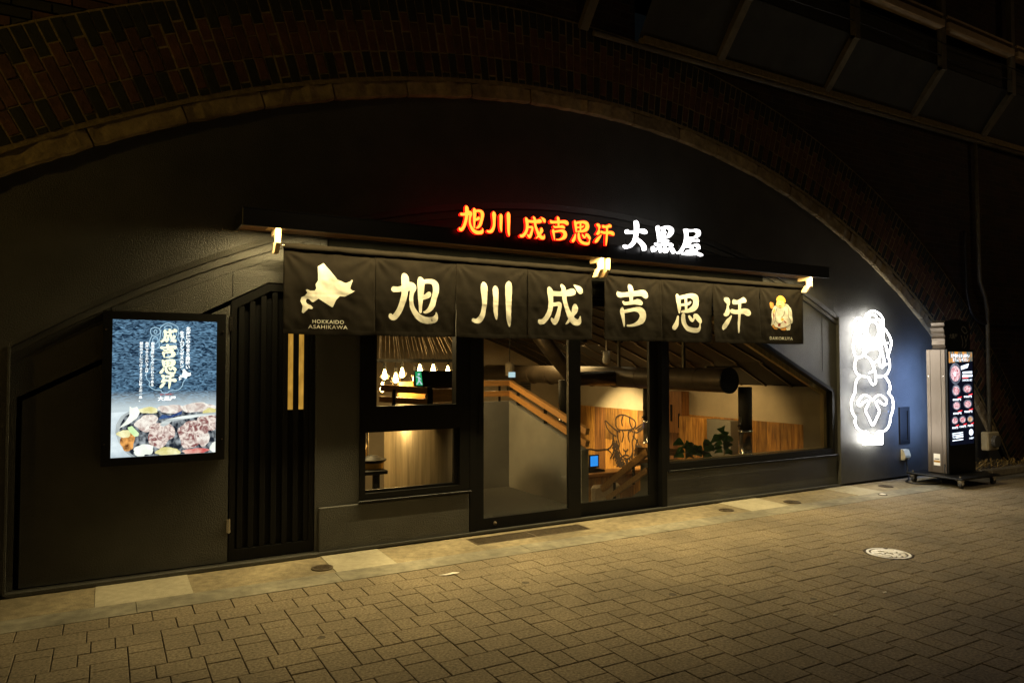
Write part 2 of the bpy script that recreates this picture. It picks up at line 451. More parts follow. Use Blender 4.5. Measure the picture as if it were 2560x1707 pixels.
NEON = {
 'body': [(8.648,1.433),(8.582,1.387),(8.549,1.32),(8.536,1.22),(8.481,1.148),(8.458,1.069),(8.477,0.962),(8.539,0.893),(8.526,0.827),(8.588,0.745),(8.684,0.7),(8.781,0.695),(8.824,0.646),(8.889,0.623),(8.945,0.633),(9.001,0.682),(9.08,0.688),(9.193,0.703),(9.275,0.783),(9.301,0.879),(9.337,0.933),(9.363,1.03),(9.342,1.128),(9.264,1.199),(9.3,1.254),(9.279,1.337),(9.19,1.428)],
 'face': [(8.739,1.183),(8.826,1.16),(8.901,1.111),(8.98,1.157),(9.07,1.175),(9.182,1.131),(9.215,1.075),(9.18,1.042),(9.112,1.057),(9.035,1.101),(8.989,1.081),(8.999,1.04),(9.053,0.963),(8.995,0.876),(8.904,0.778),(8.819,0.883),(8.755,0.973),(8.79,1.033),(8.824,1.086),(8.781,1.107),(8.693,1.076),(8.638,1.044),(8.596,1.072),(8.619,1.125),(8.674,1.164),(8.739,1.183)],
 'belly': [(8.589,1.682),(8.545,1.601),(8.553,1.508),(8.627,1.447),(8.767,1.425),(8.832,1.411),(8.875,1.356),(8.918,1.318),(8.981,1.348),(8.994,1.416),(9.19,1.435),(9.284,1.518),(9.298,1.615),(9.266,1.699)],
 'sash': [(8.752,1.703),(8.86,1.656),(8.925,1.588),(8.934,1.506),(8.845,1.476)],
 'lap': [(8.752,1.703),(8.808,1.765),(8.93,1.8),(9.075,1.788),(9.107,1.739),(9.083,1.684),(9.015,1.629),(8.929,1.595),(8.967,1.506),(8.994,1.416)],
 'pouch': [(9.049,1.643),(9.081,1.574),(9.125,1.546),(9.194,1.581),(9.252,1.595)],
 'head': [(8.939,2.163),(8.85,2.131),(8.815,2.037),(8.856,1.949),(8.933,1.934),(9.023,1.959),(9.059,2.029),(9.028,2.131),(8.939,2.163)],
 'hat': [(8.741,2.164),(8.82,2.262),(8.943,2.305),(9.076,2.275),(9.165,2.198),(9.162,2.1),(9.229,2.046),(9.319,1.951),(9.34,1.867),(9.29,1.755),(9.243,1.685)],
 'button': [(8.942,2.259),(9.012,2.234),(9.018,2.186),(8.939,2.16),(8.862,2.181),(8.87,2.23),(8.942,2.259)],
 'brim': [(8.758,2.144),(8.796,2.186),(8.94,2.177),(9.086,2.195),(9.13,2.148)],
 'mallet': [(8.645,2.202),(8.558,2.165),(8.539,2.084),(8.576,2.011),(8.646,2.003),(8.727,2.035),(8.757,2.103),(8.72,2.177),(8.645,2.202)],
 'mallet_core': [(8.65,2.148),(8.614,2.1),(8.647,2.047),(8.686,2.102),(8.65,2.148)],
 'sleeve': [(8.576,2.004),(8.53,1.896),(8.517,1.789),(8.558,1.695),(8.632,1.68),(8.708,1.703),(8.745,1.764),(8.733,1.845),(8.763,1.995),(8.773,2.138)],
 'arm': [(8.65,1.972),(8.595,1.924),(8.604,1.843),(8.657,1.81),(8.706,1.858),(8.703,1.94),(8.65,1.972)],
 'beard': [(8.79,1.934),(8.856,1.922),(8.932,1.9),(9.011,1.92),(9.079,1.943)],
 'collar': [(8.777,1.825),(8.843,1.874),(8.932,1.9),(9.021,1.876),(9.087,1.829)],
 'chest': [(8.798,1.805),(8.931,1.855),(9.064,1.808)],
 'mantle': [(9.096,2.161),(9.127,2.044),(9.09,1.933),(9.115,1.836),(9.135,1.74),(9.177,1.643),(9.148,1.574)],
 'cape': [(9.185,2.087),(9.163,1.962),(9.206,1.865),(9.245,1.768),(9.261,1.692)],
 'fold': [(9.055,1.904),(9.156,1.864),(9.259,1.88)]}
NEON_BLOCK = [(8.71,0.692),(8.781,0.695),(8.824,0.646),(8.889,0.623),(8.945,0.633),(9.001,0.682),(9.098,0.68),(9.093,0.514),(8.712,0.527)]
HOKKAIDO = [(1.485,2.387),(1.532,2.418),(1.541,2.409),(1.647,2.29),(1.718,2.265),(1.753,2.28),(1.769,2.297),(1.773,2.288),(1.757,2.239),(1.753,2.219),(1.77,2.204),(1.793,2.202),(1.712,2.153),(1.67,2.155),(1.639,2.122),(1.612,2.061),(1.601,2.063),(1.494,2.126),(1.451,2.095),(1.438,2.1),(1.42,2.12),(1.401,2.122),(1.394,2.101),(1.402,2.083),(1.433,2.069),(1.451,2.051),(1.442,2.038),(1.414,2.043),(1.375,2.002),(1.363,2.011),(1.369,2.063),(1.352,2.1),(1.358,2.131),(1.386,2.144),(1.404,2.17),(1.39,2.191),(1.401,2.198),(1.425,2.187),(1.462,2.189),(1.475,2.208),(1.468,2.242),(1.49,2.274)]
FIGURE = {
 'robe': [(6.8787,2.253),(6.9146,2.2897),(6.95,2.2823),(7.0014,2.2577),(7.0801,2.2785),(7.0939,2.3193),(7.1332,2.303),(7.1788,2.2645),(7.1978,2.2113),(7.2129,2.131),(7.2089,2.0904),(7.1821,2.0762),(7.1745,2.0223),(7.1609,2.0018),(7.1146,1.9985),(7.1017,2.0116),(7.1088,2.0408),(7.0561,2.0283),(7.0364,2.0211),(6.9843,2.0177),(6.9651,2.0305),(6.92,2.0337),(6.898,2.0596),(6.8821,2.068),(6.8561,2.0453),(6.8467,2.0538),(6.8543,2.1288),(6.8457,2.1857),(6.8526,2.2212)],
 'hat': [(6.9288,2.3655),(6.9452,2.384),(6.978,2.4077),(7.0106,2.4136),(7.0495,2.4043),(7.0817,2.3723),(7.0944,2.3461),(7.0842,2.3278),(7.0551,2.3489),(7.0031,2.3564),(6.9511,2.3488),(6.9316,2.3435)],
 'face': [(6.9346,2.3303),(6.9576,2.3491),(7.0031,2.3555),(7.0551,2.3489),(7.0807,2.3143),(7.0769,2.2829),(7.0472,2.2683),(7.0015,2.2666),(6.9563,2.2737),(6.9277,2.2991)],
 'mallet': [(6.8128,2.3163),(6.832,2.3282),(6.8798,2.3192),(6.8954,2.2889),(6.8885,2.2622),(6.853,2.2432),(6.8213,2.2552),(6.8153,2.2769)],
 'hand': [(6.8817,2.2399),(6.9044,2.254),(6.917,2.2368),(6.9036,2.2054),(6.8842,2.1937),(6.8749,2.2132)],
 'cuff': [(6.881,2.1935),(6.897,2.1963),(6.9041,2.1568),(6.8858,2.0967)],
 'cord': [(7.0576,2.1129),(7.0772,2.1135),(7.1162,2.0878),(7.0833,2.0847)],
 'sash': [(6.9659,2.0747),(7.0113,2.0782),(7.0043,2.0447),(6.9686,2.0416)],
 'bale_a': [(6.8624,2.0389),(6.8853,2.0659),(6.9104,2.0335),(6.9649,2.0172),(6.9453,2.0057),(6.9067,2.0069)],
 'bale_b': [(6.9973,2.0157),(7.0561,2.0283),(7.1087,2.0385),(7.0949,2.0003),(7.062,1.9929),(7.0229,1.9964)],
 'purse': [(7.022,2.1296),(7.0451,2.1481),(7.0677,2.131),(7.051,2.1082),(7.0282,2.112)]}
FIGURE_LINES = [[(7.0871,2.3056),(7.1327,2.2761),(7.1416,2.2183),(7.134,2.1643),(7.176,2.1074),(7.1687,2.0714),(7.1088,2.043)],[(6.9213,2.1088),(6.9531,2.0854),(6.9984,2.0801),(7.0508,2.0993)],[(6.9463,2.2556),(6.9195,2.1927),(6.9186,2.1396),(6.8983,2.0773)],[(7.0793,2.2339),(7.0653,2.1799),(7.0288,2.1498)],[(6.9103,2.0291),(6.9522,2.0279),(6.9843,2.0177),(7.0234,2.023),(7.1088,2.0408)],[(6.9702,2.3319),(6.9753,2.3254)],[(7.0209,2.334),(7.026,2.3276)],[(6.9793,2.2923),(6.9986,2.2842),(7.0182,2.2917)]]
GOAT = [[(4.972,0.452),(4.953,0.566),(4.773,0.623),(4.563,0.592),(4.41,0.536),(4.377,0.452),(4.462,0.38),(4.67,0.341),(4.883,0.335),(4.973,0.407),(4.972,0.452)],[(4.563,0.592),(4.547,0.483),(4.479,0.389)],[(4.738,0.621),(4.792,0.51),(4.775,0.422)],[(4.937,0.32),(4.92,0.186),(4.867,0.056),(4.885,-0.035),(4.797,-0.149),(4.639,-0.197),(4.5,-0.116),(4.465,0.008),(4.481,0.138),(4.429,0.252),(4.428,0.361)],[(4.973,0.317),(5.138,0.395),(5.307,0.474),(5.251,0.34),(5.102,0.238),(4.974,0.204)],[(4.377,0.387),(4.226,0.474),(4.111,0.504),(4.194,0.401),(4.328,0.325),(4.395,0.32)],[(5.212,0.435),(5.101,0.375),(4.984,0.316)],[(4.327,0.369),(4.227,0.42),(4.154,0.473)],[(5.065,0.241),(5.059,0.128),(5.122,-0.014),(5.254,-0.085)],[(4.743,-0.032),(4.673,-0.062),(4.61,-0.018)],[(4.68,-0.069),(4.673,-0.12)],[(4.744,-0.15),(4.673,-0.128),(4.586,-0.136)],[(4.775,0.333),(4.741,0.246),(4.784,0.109)],[(4.565,0.35),(4.601,0.236),(4.56,0.13)],[(4.919,0.294),(4.876,0.311),(4.847,0.282)],[(4.531,0.326),(4.49,0.347),(4.463,0.319)],[(6.148,-0.19),(5.839,-0.139),(5.561,-0.129),(5.254,-0.085),(5.105,-0.149)],[(4.463,0.249),(4.329,0.152),(4.28,0.006),(4.331,-0.129)],[(4.329,0.195),(4.38,0.06),(4.314,-0.063)],[(4.957,0.092),(5.03,-0.028),(4.976,-0.135),(5.069,-0.236)],[(5.031,-0.05),(4.922,-0.152),(4.996,-0.272)],[(4.904,-0.127),(4.851,-0.233),(4.888,-0.349)],[(4.815,-0.184),(4.745,-0.265),(4.781,-0.358)],[(4.709,-0.217),(4.657,-0.277),(4.693,-0.358)],[(4.57,-0.178),(4.536,-0.251),(4.588,-0.334)],[(4.466,-0.079),(4.501,-0.192),(4.451,-0.274)],[(5.068,-0.145),(5.143,-0.244)],[(4.868,-0.168),(4.96,-0.313)],[(4.744,-0.221),(4.816,-0.341)],[(4.622,-0.217),(4.605,-0.325)]]
# ------------------------------------------------------------------ materials
def nodes_of(m):
    m.use_nodes = True
    return m.node_tree.nodes, m.node_tree.links

def mat(name, c, rough=0.6, metal=0.0, var=0.0, vscale=6.0, c2=None, bump=0.0, bscale=60.0, rnd=0.0, island=False, stretch=(1, 1, 1), spec=0.5, detail=4.0, stain=0.0, coat=0.0, bdist=0.01, spots=0.0):
    m = bpy.data.materials.new(name)
    N, L = nodes_of(m)
    b = N['Principled BSDF']
    b.inputs['Roughness'].default_value = rough
    b.inputs['Metallic'].default_value = metal
    b.inputs['Specular IOR Level'].default_value = spec
    if coat: b.inputs['Coat Weight'].default_value = coat
    tc = N.new('ShaderNodeNewGeometry')
    mp = N.new('ShaderNodeMapping')
    mp.inputs['Scale'].default_value = stretch
    L.new(tc.outputs['Position'], mp.inputs['Vector'])
    cur = None
    if var or c2:
        no = N.new('ShaderNodeTexNoise')
        no.inputs['Scale'].default_value = vscale
        no.inputs['Detail'].default_value = detail
        no.inputs['Roughness'].default_value = 0.62
        L.new(mp.outputs[0], no.inputs['Vector'])
        ra = N.new('ShaderNodeValToRGB')
        ra.color_ramp.elements[0].position = 0.32
        ra.color_ramp.elements[1].position = 0.68
        lo = [max(0, v * (1 - var)) for v in c]
        hi = list(c2) if c2 else [min(1, v * (1 + var)) for v in c]
        if c2: lo = list(c)
        ra.color_ramp.elements[0].color = (*lo, 1)
        ra.color_ramp.elements[1].color = (*hi, 1)
        L.new(no.outputs[0], ra.inputs[0])
        cur = ra.outputs[0]
    else:
        rgb = N.new('ShaderNodeRGB')
        rgb.outputs[0].default_value = (*c, 1)
        cur = rgb.outputs[0]
    if stain:
        n2 = N.new('ShaderNodeTexNoise')
        n2.inputs['Scale'].default_value = 1.3
        n2.inputs['Detail'].default_value = 6
        L.new(tc.outputs['Position'], n2.inputs['Vector'])
        r2 = N.new('ShaderNodeMapRange')
        r2.inputs[1].default_value = 0.35; r2.inputs[2].default_value = 0.7
        r2.inputs[3].default_value = 1 - stain; r2.inputs[4].default_value = 1.0 + stain * 0.3
        L.new(n2.outputs[0], r2.inputs[0])
        mu = N.new('ShaderNodeMix'); mu.data_type = 'RGBA'; mu.blend_type = 'MULTIPLY'
        mu.inputs[0].default_value = 1
        L.new(cur, mu.inputs[6]); L.new(r2.outputs[0], mu.inputs[7])
        cur = mu.outputs[2]
    if spots:                       # trodden gum and oil drops
        vo = N.new('ShaderNodeTexVoronoi'); vo.inputs['Scale'].default_value = 2.6
        L.new(tc.outputs['Position'], vo.inputs['Vector'])
        sx_ = N.new('ShaderNodeSeparateColor'); L.new(vo.outputs['Color'], sx_.inputs[0])
        th = N.new('ShaderNodeMapRange'); th.inputs[1].default_value = 0.62; th.inputs[2].default_value = 1.0; th.inputs[3].default_value = 0.0; th.inputs[4].default_value = 0.085
        L.new(sx_.outputs[0], th.inputs[0])
        lt = N.new('ShaderNodeMath'); lt.operation = 'LESS_THAN'; L.new(vo.outputs['Distance'], lt.inputs[0]); L.new(th.outputs[0], lt.inputs[1])
        ma = N.new('ShaderNodeMath'); ma.operation = 'MULTIPLY_ADD'; ma.inputs[1].default_value = -spots; ma.inputs[2].default_value = 1.0
        L.new(lt.outputs[0], ma.inputs[0])
        mu = N.new('ShaderNodeMix'); mu.data_type = 'RGBA'; mu.blend_type = 'MULTIPLY'; mu.inputs[0].default_value = 1
        L.new(cur, mu.inputs[6]); L.new(ma.outputs[0], mu.inputs[7])
        cur = mu.outputs[2]
    if rnd:
        oi = N.new('ShaderNodeObjectInfo')
        src = oi.outputs['Random']
        if island:
            ge = N.new('ShaderNodeNewGeometry')
            ad = N.new('ShaderNodeMath'); ad.operation = 'ADD'
            fr = N.new('ShaderNodeMath'); fr.operation = 'FRACT'
            L.new(oi.outputs['Random'], ad.inputs[0]); L.new(ge.outputs['Random Per Island'], ad.inputs[1])
            L.new(ad.outputs[0], fr.inputs[0])
            src = fr.outputs[0]
        mr = N.new('ShaderNodeMapRange')
        mr.inputs[3].default_value = 1 - rnd; mr.inputs[4].default_value = 1 + rnd
        L.new(src, mr.inputs[0])
        mu = N.new('ShaderNodeMix'); mu.data_type = 'RGBA'; mu.blend_type = 'MULTIPLY'
        mu.inputs[0].default_value = 1
        L.new(cur, mu.inputs[6]); L.new(mr.outputs[0], mu.inputs[7])
        cur = mu.outputs[2]
    L.new(cur, b.inputs['Base Color'])
    if bump:
        nb = N.new('ShaderNodeTexNoise')
        nb.inputs['Scale'].default_value = bscale
        nb.inputs['Detail'].default_value = 3
        L.new(mp.outputs[0], nb.inputs['Vector'])
        bp = N.new('ShaderNodeBump')
        bp.inputs['Strength'].default_value = bump
        bp.inputs['Distance'].default_value = bdist
        L.new(nb.outputs[0], bp.inputs['Height'])
        L.new(bp.outputs[0], b.inputs['Normal'])
    return m

def glow(name, c, strength, c2=None, scale=8.0, stretch=(1, 1, 1), lo=0.35, hi=0.65, kind='NOISE', detail=5, dist=0.0):
    """something that gives off light: a lamp, a lit letter, a backlit print"""
    m = bpy.data.materials.new(name)
    N, L = nodes_of(m)
    N.remove(N['Principled BSDF'])
    e = N.new('ShaderNodeEmission')
    e.inputs['Strength'].default_value = strength
    e.inputs['Color'].default_value = (*c, 1)
    if c2:
        tc = N.new('ShaderNodeTexCoord')
        mp = N.new('ShaderNodeMapping'); mp.inputs['Scale'].default_value = stretch
        mp.inputs['Rotation'].default_value = (0, R(18) if kind == 'SLATE' else 0, 0)
        L.new(tc.outputs['Object'], mp.inputs[0])
        if kind == 'VORONOI':
            t = N.new('ShaderNodeTexVoronoi'); t.inputs['Scale'].default_value = scale
            no = t.outputs[0]
        else:
            t = N.new('ShaderNodeTexNoise'); t.inputs['Scale'].default_value = scale; t.inputs['Detail'].default_value = detail
            t.inputs['Distortion'].default_value = dist
            no = t.outputs[0]
        L.new(mp.outputs[0], t.inputs['Vector'])
        ra = N.new('ShaderNodeValToRGB')
        ra.color_ramp.elements[0].position = lo; ra.color_ramp.elements[1].position = hi
        ra.color_ramp.elements[0].color = (*c, 1); ra.color_ramp.elements[1].color = (*c2, 1)
        L.new(no, ra.inputs[0]); L.new(ra.outputs[0], e.inputs['Color'])
    L.new(e.outputs[0], N['Material Output'].inputs['Surface'])
    return m

def glass_mat(name, tint=(0.93, 0.95, 0.92), gloss=0.02):
    m = bpy.data.materials.new(name)
    N, L = nodes_of(m)
    N.remove(N['Principled BSDF'])
    tr = N.new('ShaderNodeBsdfTransparent'); tr.inputs[0].default_value = (*tint, 1)
    gl = N.new('ShaderNodeBsdfGlossy'); gl.inputs['Roughness'].default_value = gloss
    lw = N.new('ShaderNodeLayerWeight')
    pw = N.new('ShaderNodeMath'); pw.operation = 'POWER'; pw.inputs[1].default_value = 5.0
    fr = N.new('ShaderNodeMath'); fr.operation = 'MULTIPLY_ADD'; fr.inputs[1].default_value = 0.9; fr.inputs[2].default_value = 0.04
    L.new(lw.outputs['Facing'], pw.inputs[0]); L.new(pw.outputs[0], fr.inputs[0])
    mx = N.new('ShaderNodeMixShader')
    L.new(fr.outputs[0], mx.inputs[0]); L.new(tr.outputs[0], mx.inputs[1]); L.new(gl.outputs[0], mx.inputs[2])
    L.new(mx.outputs[0], N['Material Output'].inputs['Surface'])
    return m

def brick_mat(name):
    m = bpy.data.materials.new(name)
    N, L = nodes_of(m)
    b = N['Principled BSDF']
    b.inputs['Roughness'].default_value = 0.8
    tc = N.new('ShaderNodeTexCoord')
    mp = N.new('ShaderNodeMapping')
    mp.inputs['Rotation'].default_value = (R(90), 0, 0)
    L.new(tc.outputs['Object'], mp.inputs[0])
    t = N.new('ShaderNodeTexBrick')
    t.inputs['Color1'].default_value = (0.07, 0.032, 0.018, 1); t.inputs['Color2'].default_value = (0.03, 0.02, 0.014, 1)
    t.inputs['Mortar'].default_value = (0.09, 0.075, 0.05, 1)
    t.inputs['Scale'].default_value = 1.0
    t.inputs['Brick Width'].default_value = 0.235; t.inputs['Row Height'].default_value = 0.08; t.inputs['Mortar Size'].default_value = 0.006
    L.new(mp.outputs[0], t.inputs['Vector'])
    no = N.new('ShaderNodeTexNoise'); no.inputs['Scale'].default_value = 2.5; no.inputs['Detail'].default_value = 6
    L.new(tc.outputs['Object'], no.inputs['Vector'])
    mu = N.new('ShaderNodeMix'); mu.data_type = 'RGBA'; mu.blend_type = 'MULTIPLY'; mu.inputs[0].default_value = 0.8
    L.new(t.outputs[0], mu.inputs[6]); L.new(no.outputs[0], mu.inputs[7])
    L.new(mu.outputs[2], b.inputs['Base Color'])
    bp = N.new('ShaderNodeBump'); bp.inputs['Strength'].default_value = 0.6; bp.inputs['Distance'].default_value = 0.01
    bp.invert = True
    L.new(t.outputs['Fac'], bp.inputs['Height']); L.new(bp.outputs[0], b.inputs['Normal'])
    return m

M = dict(
    wall=mat('dark_stucco_paint', (0.066, 0.066, 0.060), 0.42, var=0.18, vscale=3, bump=0.7, bscale=115, stain=0.18, bdist=0.010),
    wall2=mat('dark_stucco_recess', (0.064, 0.063, 0.054), 0.42, var=0.15, vscale=3, bump=0.7, bscale=120, stain=0.15, bdist=0.010),
    black=mat('black_steel', (0.005, 0.005, 0.0048), 0.5, spec=0.2, var=0.2, vscale=12, bump=0.05, bscale=200),
    header=mat('matt_black_header', (0.006, 0.006, 0.005), 0.95, spec=0.02, var=0.2, vscale=6),
    blackgloss=mat('black_aluminium', (0.006, 0.006, 0.0055), 0.4, spec=0.25, var=0.15, vscale=9),
    fascia=mat('black_fascia_sheet', (0.008, 0.008, 0.009), 0.35, var=0.2, vscale=4),
    slat=mat('dark_stained_timber', (0.0042, 0.004, 0.003), 0.65, spec=0.2, var=0.35, vscale=7, stretch=(14, 14, 0.8), bump=0.2, bscale=30),
    soffit=mat('cedar_soffit', (0.30, 0.15, 0.055), 0.5, var=0.3, vscale=6, stretch=(0.5, 18, 18), bump=0.1, bscale=30),
    hook=mat('pale_cypress', (0.72, 0.52, 0.28), 0.5, var=0.12, vscale=9, stretch=(10, 10, 1)),
    timber=mat('oak_handrail', (0.38, 0.185, 0.052), 0.45, var=0.3, vscale=5, stretch=(1, 12, 12), bump=0.05, bscale=60),
    plank=mat('reclaimed_planks', (0.17, 0.062, 0.010), 0.6, c2=(0.58, 0.29, 0.06), vscale=3.0, stretch=(8, 8, 0.9), rnd=0.45, bump=0.2, bscale=20, detail=9, stain=0.55),
    plankdark=mat('dark_reclaimed_planks', (0.10, 0.04, 0.012), 0.6, c2=(0.3, 0.13, 0.035), vscale=3.2, stretch=(9, 9, 0.6), rnd=0.3, bump=0.2, bscale=20, detail=7),
    ink=mat('burnt_wood_line', (0.02, 0.010, 0.005), 0.7, var=0.4, vscale=40),
    plaster=mat('warm_grey_plaster', (0.36, 0.30, 0.21), 0.85, var=0.1, vscale=2.5, bump=0.15, bscale=30, stain=0.15),
    parapet=mat('grey_mortar_parapet', (0.20, 0.19, 0.16), 0.8, var=0.1, vscale=3, bump=0.15, bscale=40, stain=0.2),
    clad=mat('brushed_bronze_cladding', (0.42, 0.31, 0.17), 0.36, 0.35, var=0.3, vscale=3, stretch=(8, 8, 0.35), bump=0.03, bscale=60),
    darkceil=mat('dark_ceiling', (0.02, 0.018, 0.014), 0.7, var=0.3, vscale=3),
    duct=mat('dark_spiral_duct', (0.10, 0.075, 0.05), 0.4, 0.5, var=0.3, vscale=5, stain=0.2),
    steel=mat('stainless_steel', (0.62, 0.6, 0.56), 0.22, 1.0, var=0.08, vscale=20),
    mat_floor=mat('coir_entrance_mat', (0.075, 0.07, 0.058), 0.95, var=0.5, vscale=90, bump=1.0, bscale=260),
    floor=mat('dark_floor_tiles', (0.06, 0.05, 0.04), 0.5, var=0.3, vscale=3),
    cloth=mat('black_noren_cloth', (0.0066, 0.0054, 0.0038), 0.95, spec=0.04, var=0.18, vscale=5, bump=0.35, bscale=420, stain=0.12, bdist=0.002),
    print=mat('cream_dye_print', (0.35, 0.345, 0.31), 0.9, var=0.06, vscale=9, bump=0.2, bscale=420, bdist=0.002),
    printyellow=mat('yellow_dye_print', (0.42, 0.22, 0.02), 0.9, var=0.12, vscale=30),
    printskin=mat('cream_yellow_dye_print', (0.40, 0.30, 0.12), 0.9, var=0.1, vscale=30),
    printochre=mat('ochre_dye_print', (0.26, 0.11, 0.01), 0.9, var=0.12, vscale=30),
    printred=mat('red_dye_print', (0.14, 0.012, 0.008), 0.9, var=0.12, vscale=30),
    printline=mat('dark_outline_print', (0.02, 0.014, 0.006), 0.9),
    paver=mat('exposed_aggregate_paver', (0.105, 0.083, 0.050), 0.85, c2=(0.35, 0.285, 0.185), vscale=62, rnd=0.045, island=True, bump=0.6, bscale=150, detail=6, stain=0.3, bdist=0.004, spots=0.6),
    bed=mat('joint_sand', (0.022, 0.018, 0.013), 0.95, var=0.4, vscale=60),
    asphalt=mat('asphalt', (0.05, 0.048, 0.045), 0.9, var=0.3, vscale=40, bump=0.3, bscale=160),
    concrete=mat('stained_concrete', (0.30, 0.25, 0.155), 0.85, var=0.3, vscale=14, bump=0.45, bscale=110, stain=0.5, detail=9, spots=0.5),
    concrete_new=mat('pale_new_concrete', (0.44, 0.40, 0.29), 0.85, var=0.14, vscale=18, bump=0.3, bscale=140, stain=0.3, detail=9, spots=0.4),
    gutter=mat('gutter_concrete', (0.27, 0.25, 0.185), 0.8, var=0.3, vscale=11, bump=0.3, bscale=110, stain=0.5, detail=9),
    iron=mat('cast_iron', (0.11, 0.085, 0.055), 0.6, 0.4, var=0.35, vscale=25, bump=0.4, bscale=120),
    whitepaint=mat('white_enamel_paint', (0.88, 0.86, 0.80), 0.5, var=0.06, vscale=15),
    stone=mat('weathered_granite_voussoir', (0.20, 0.15, 0.075), 0.9, c2=(0.46, 0.36, 0.19), vscale=9, bump=0.9, bscale=26, rnd=0.2, detail=8, stain=0.3),
    brick=mat('red_arch_brick', (0.085, 0.036, 0.018), 0.75, var=0.35, vscale=14, bump=0.4, bscale=60, rnd=0.3, island=True),
    brickdark=mat('glazed_dark_brick', (0.018, 0.019, 0.013), 0.85, var=0.3, vscale=14, bump=0.3, bscale=60, rnd=0.3, island=True),
    mortar=mat('old_mortar', (0.22, 0.17, 0.075), 0.95, var=0.3, vscale=20, bump=0.5, bscale=80),
    brickwall=brick_mat('brick_wall'),
    rail_steel=mat('olive_painted_steel', (0.14, 0.12, 0.075), 0.6, var=0.25, vscale=9, stain=0.3),
    netting=mat('dark_soffit_sheet', (0.03, 0.03, 0.024), 0.8, var=0.3, vscale=2),
    beam=mat('cream_painted_beam', (0.48, 0.36, 0.22), 0.6, var=0.15, vscale=6),
    pipe=mat('grey_drain_pipe', (0.12, 0.11, 0.09), 0.55, var=0.25, vscale=8, stain=0.3),
    beige=mat('beige_plastic', (0.62, 0.52, 0.30), 0.5, var=0.06, vscale=12),
    cable=mat('black_rubber_cable', (0.012, 0.012, 0.012), 0.5, var=0.1, vscale=9),
    champagne=mat('anodised_bronze_panel', (0.13, 0.105, 0.08), 0.4, 0.6, var=0.06, vscale=4, stretch=(3, 3, 0.3)),
    dryplant=mat('dry_grass', (0.30, 0.20, 0.06), 0.85, var=0.5, vscale=30),
    leaf=mat('glossy_leaf', (0.06, 0.15, 0.03), 0.35, var=0.35, vscale=14, rnd=0.25),
    pot=mat('grey_planter', (0.12, 0.11, 0.1), 0.7, var=0.15, vscale=9),
    whitecase=mat('white_metal_case', (0.7, 0.66, 0.58), 0.45, var=0.05, vscale=9),
    iron_pot=mat('black_cast_iron_pan', (0.018, 0.017, 0.016), 0.5, 0.3, var=0.2, vscale=30, bump=0.3, bscale=150),
    seat=mat('grey_upholstery', (0.33, 0.27, 0.2), 0.8, var=0.12, vscale=20, bump=0.2, bscale=200),
    paper=mat('crumpled_paper', (0.75, 0.72, 0.66), 0.8, var=0.08, vscale=30),
    glass=glass_mat('window_glass'),
    bulbglass=glass_mat('clear_bulb_glass', (1, 0.97, 0.9)),
    red=glow('red_lit_acrylic', (1.0, 0.30, 0.028), 2.6),
    redside=glow('red_lit_edge', (1.0, 0.008, 0.004), 2.2),
    white=glow('white_lit_acrylic', (1.0, 0.97, 0.95), 4.2),
    neon=glow('white_neon_tube', (1.0, 0.965, 0.90), 21.0),
    filament=glow('bulb_filament', (1.0, 0.62, 0.22), 45.0),
    downlight=glow('downlight_disc', (1.0, 0.8, 0.5), 6.0),
    litpane=glow('lit_frosted_pane', (0.34, 0.17, 0.022), 0.9, (0.60, 0.32, 0.05), 14, (2, 1, 0.6), 0.3, 0.7),
    exitgreen=glow('exit_green', (0.02, 0.42, 0.14), 0.9),
    exitwhite=glow('exit_white', (0.62, 0.85, 0.95), 0.9),
    bluescreen=glow('blue_screen', (0.03, 0.30, 0.95), 1.1),
)
# ------------------------------------------------------------------ ground, paving, apron
g = MB()
for q in ((-150, 200, -160, 0.1), (-150, -0.76, 0.1, 7.25), (8.81, 200, 0.1, 7.25), (-150, 200, 7.25, 120)):
    g.box(*q, -0.6, -0.045)
tag(obj('ground', g, M['asphalt']), kind='structure')

bed = MB(); bed.box(-9, 26, -12, -0.79, -0.044, -0.012)
pave = tag(obj('pavement', bed, M['bed']), kind='structure')

GAP = 0.0024
def paver_mesh(name, w, d):
    a, b, c = w / 2 - GAP, d / 2 - GAP, 0.003
    vs = [(-a, -b, -0.04), (a, -b, -0.04), (a, b, -0.04), (-a, b, -0.04), (-a, -b, -c), (a, -b, -c), (a, b, -c), (-a, b, -c),
          (-a + c, -b + c, 0), (a - c, -b + c, 0), (a - c, b - c, 0), (-a + c, b - c, 0)]
    fs = [(8, 9, 10, 11)] + [(i, (i + 1) % 4, (i + 1) % 4 + 4, i + 4) for i in range(4)] + [(i + 4, (i + 1) % 4 + 4, (i + 1) % 4 + 8, i + 8) for i in range(4)]
    return vs, fs
U = 0.06
cells = []
for i in range(-4, 110):            # two courses of running bond next to the gutter
    cells.append((-2.0 + i * 0.24 - 0.119, -0.997, 0.24, 0.20))
    cells.append((-2.0 + i * 0.24 + 0.007, -1.196, 0.24, 0.199))
TOP = -1.196
ox, oy = 0.311, -1.556
for k in range(-70, 8):
    for j in range(-30, 60):
        bx = ox + 3 * U * k + 12 * U * j
        by = oy + 3 * U * k
        if bx < -9 or bx > 25 or by < -11.5 or by > 0:
            continue
        for (x, y, w, d) in ((0, 0, 3, 4), (0, 4, 3, 2), (0, -3, 2, 3), (2, -3, 4, 3)):
            x0, y0, w, d = bx + x * U, by + y * U, w * U, d * U
            y1 = min(y0 + d, TOP)
            if y1 - y0 < 0.02:
                continue
            cells.append((x0, y0, w, y1 - y0))
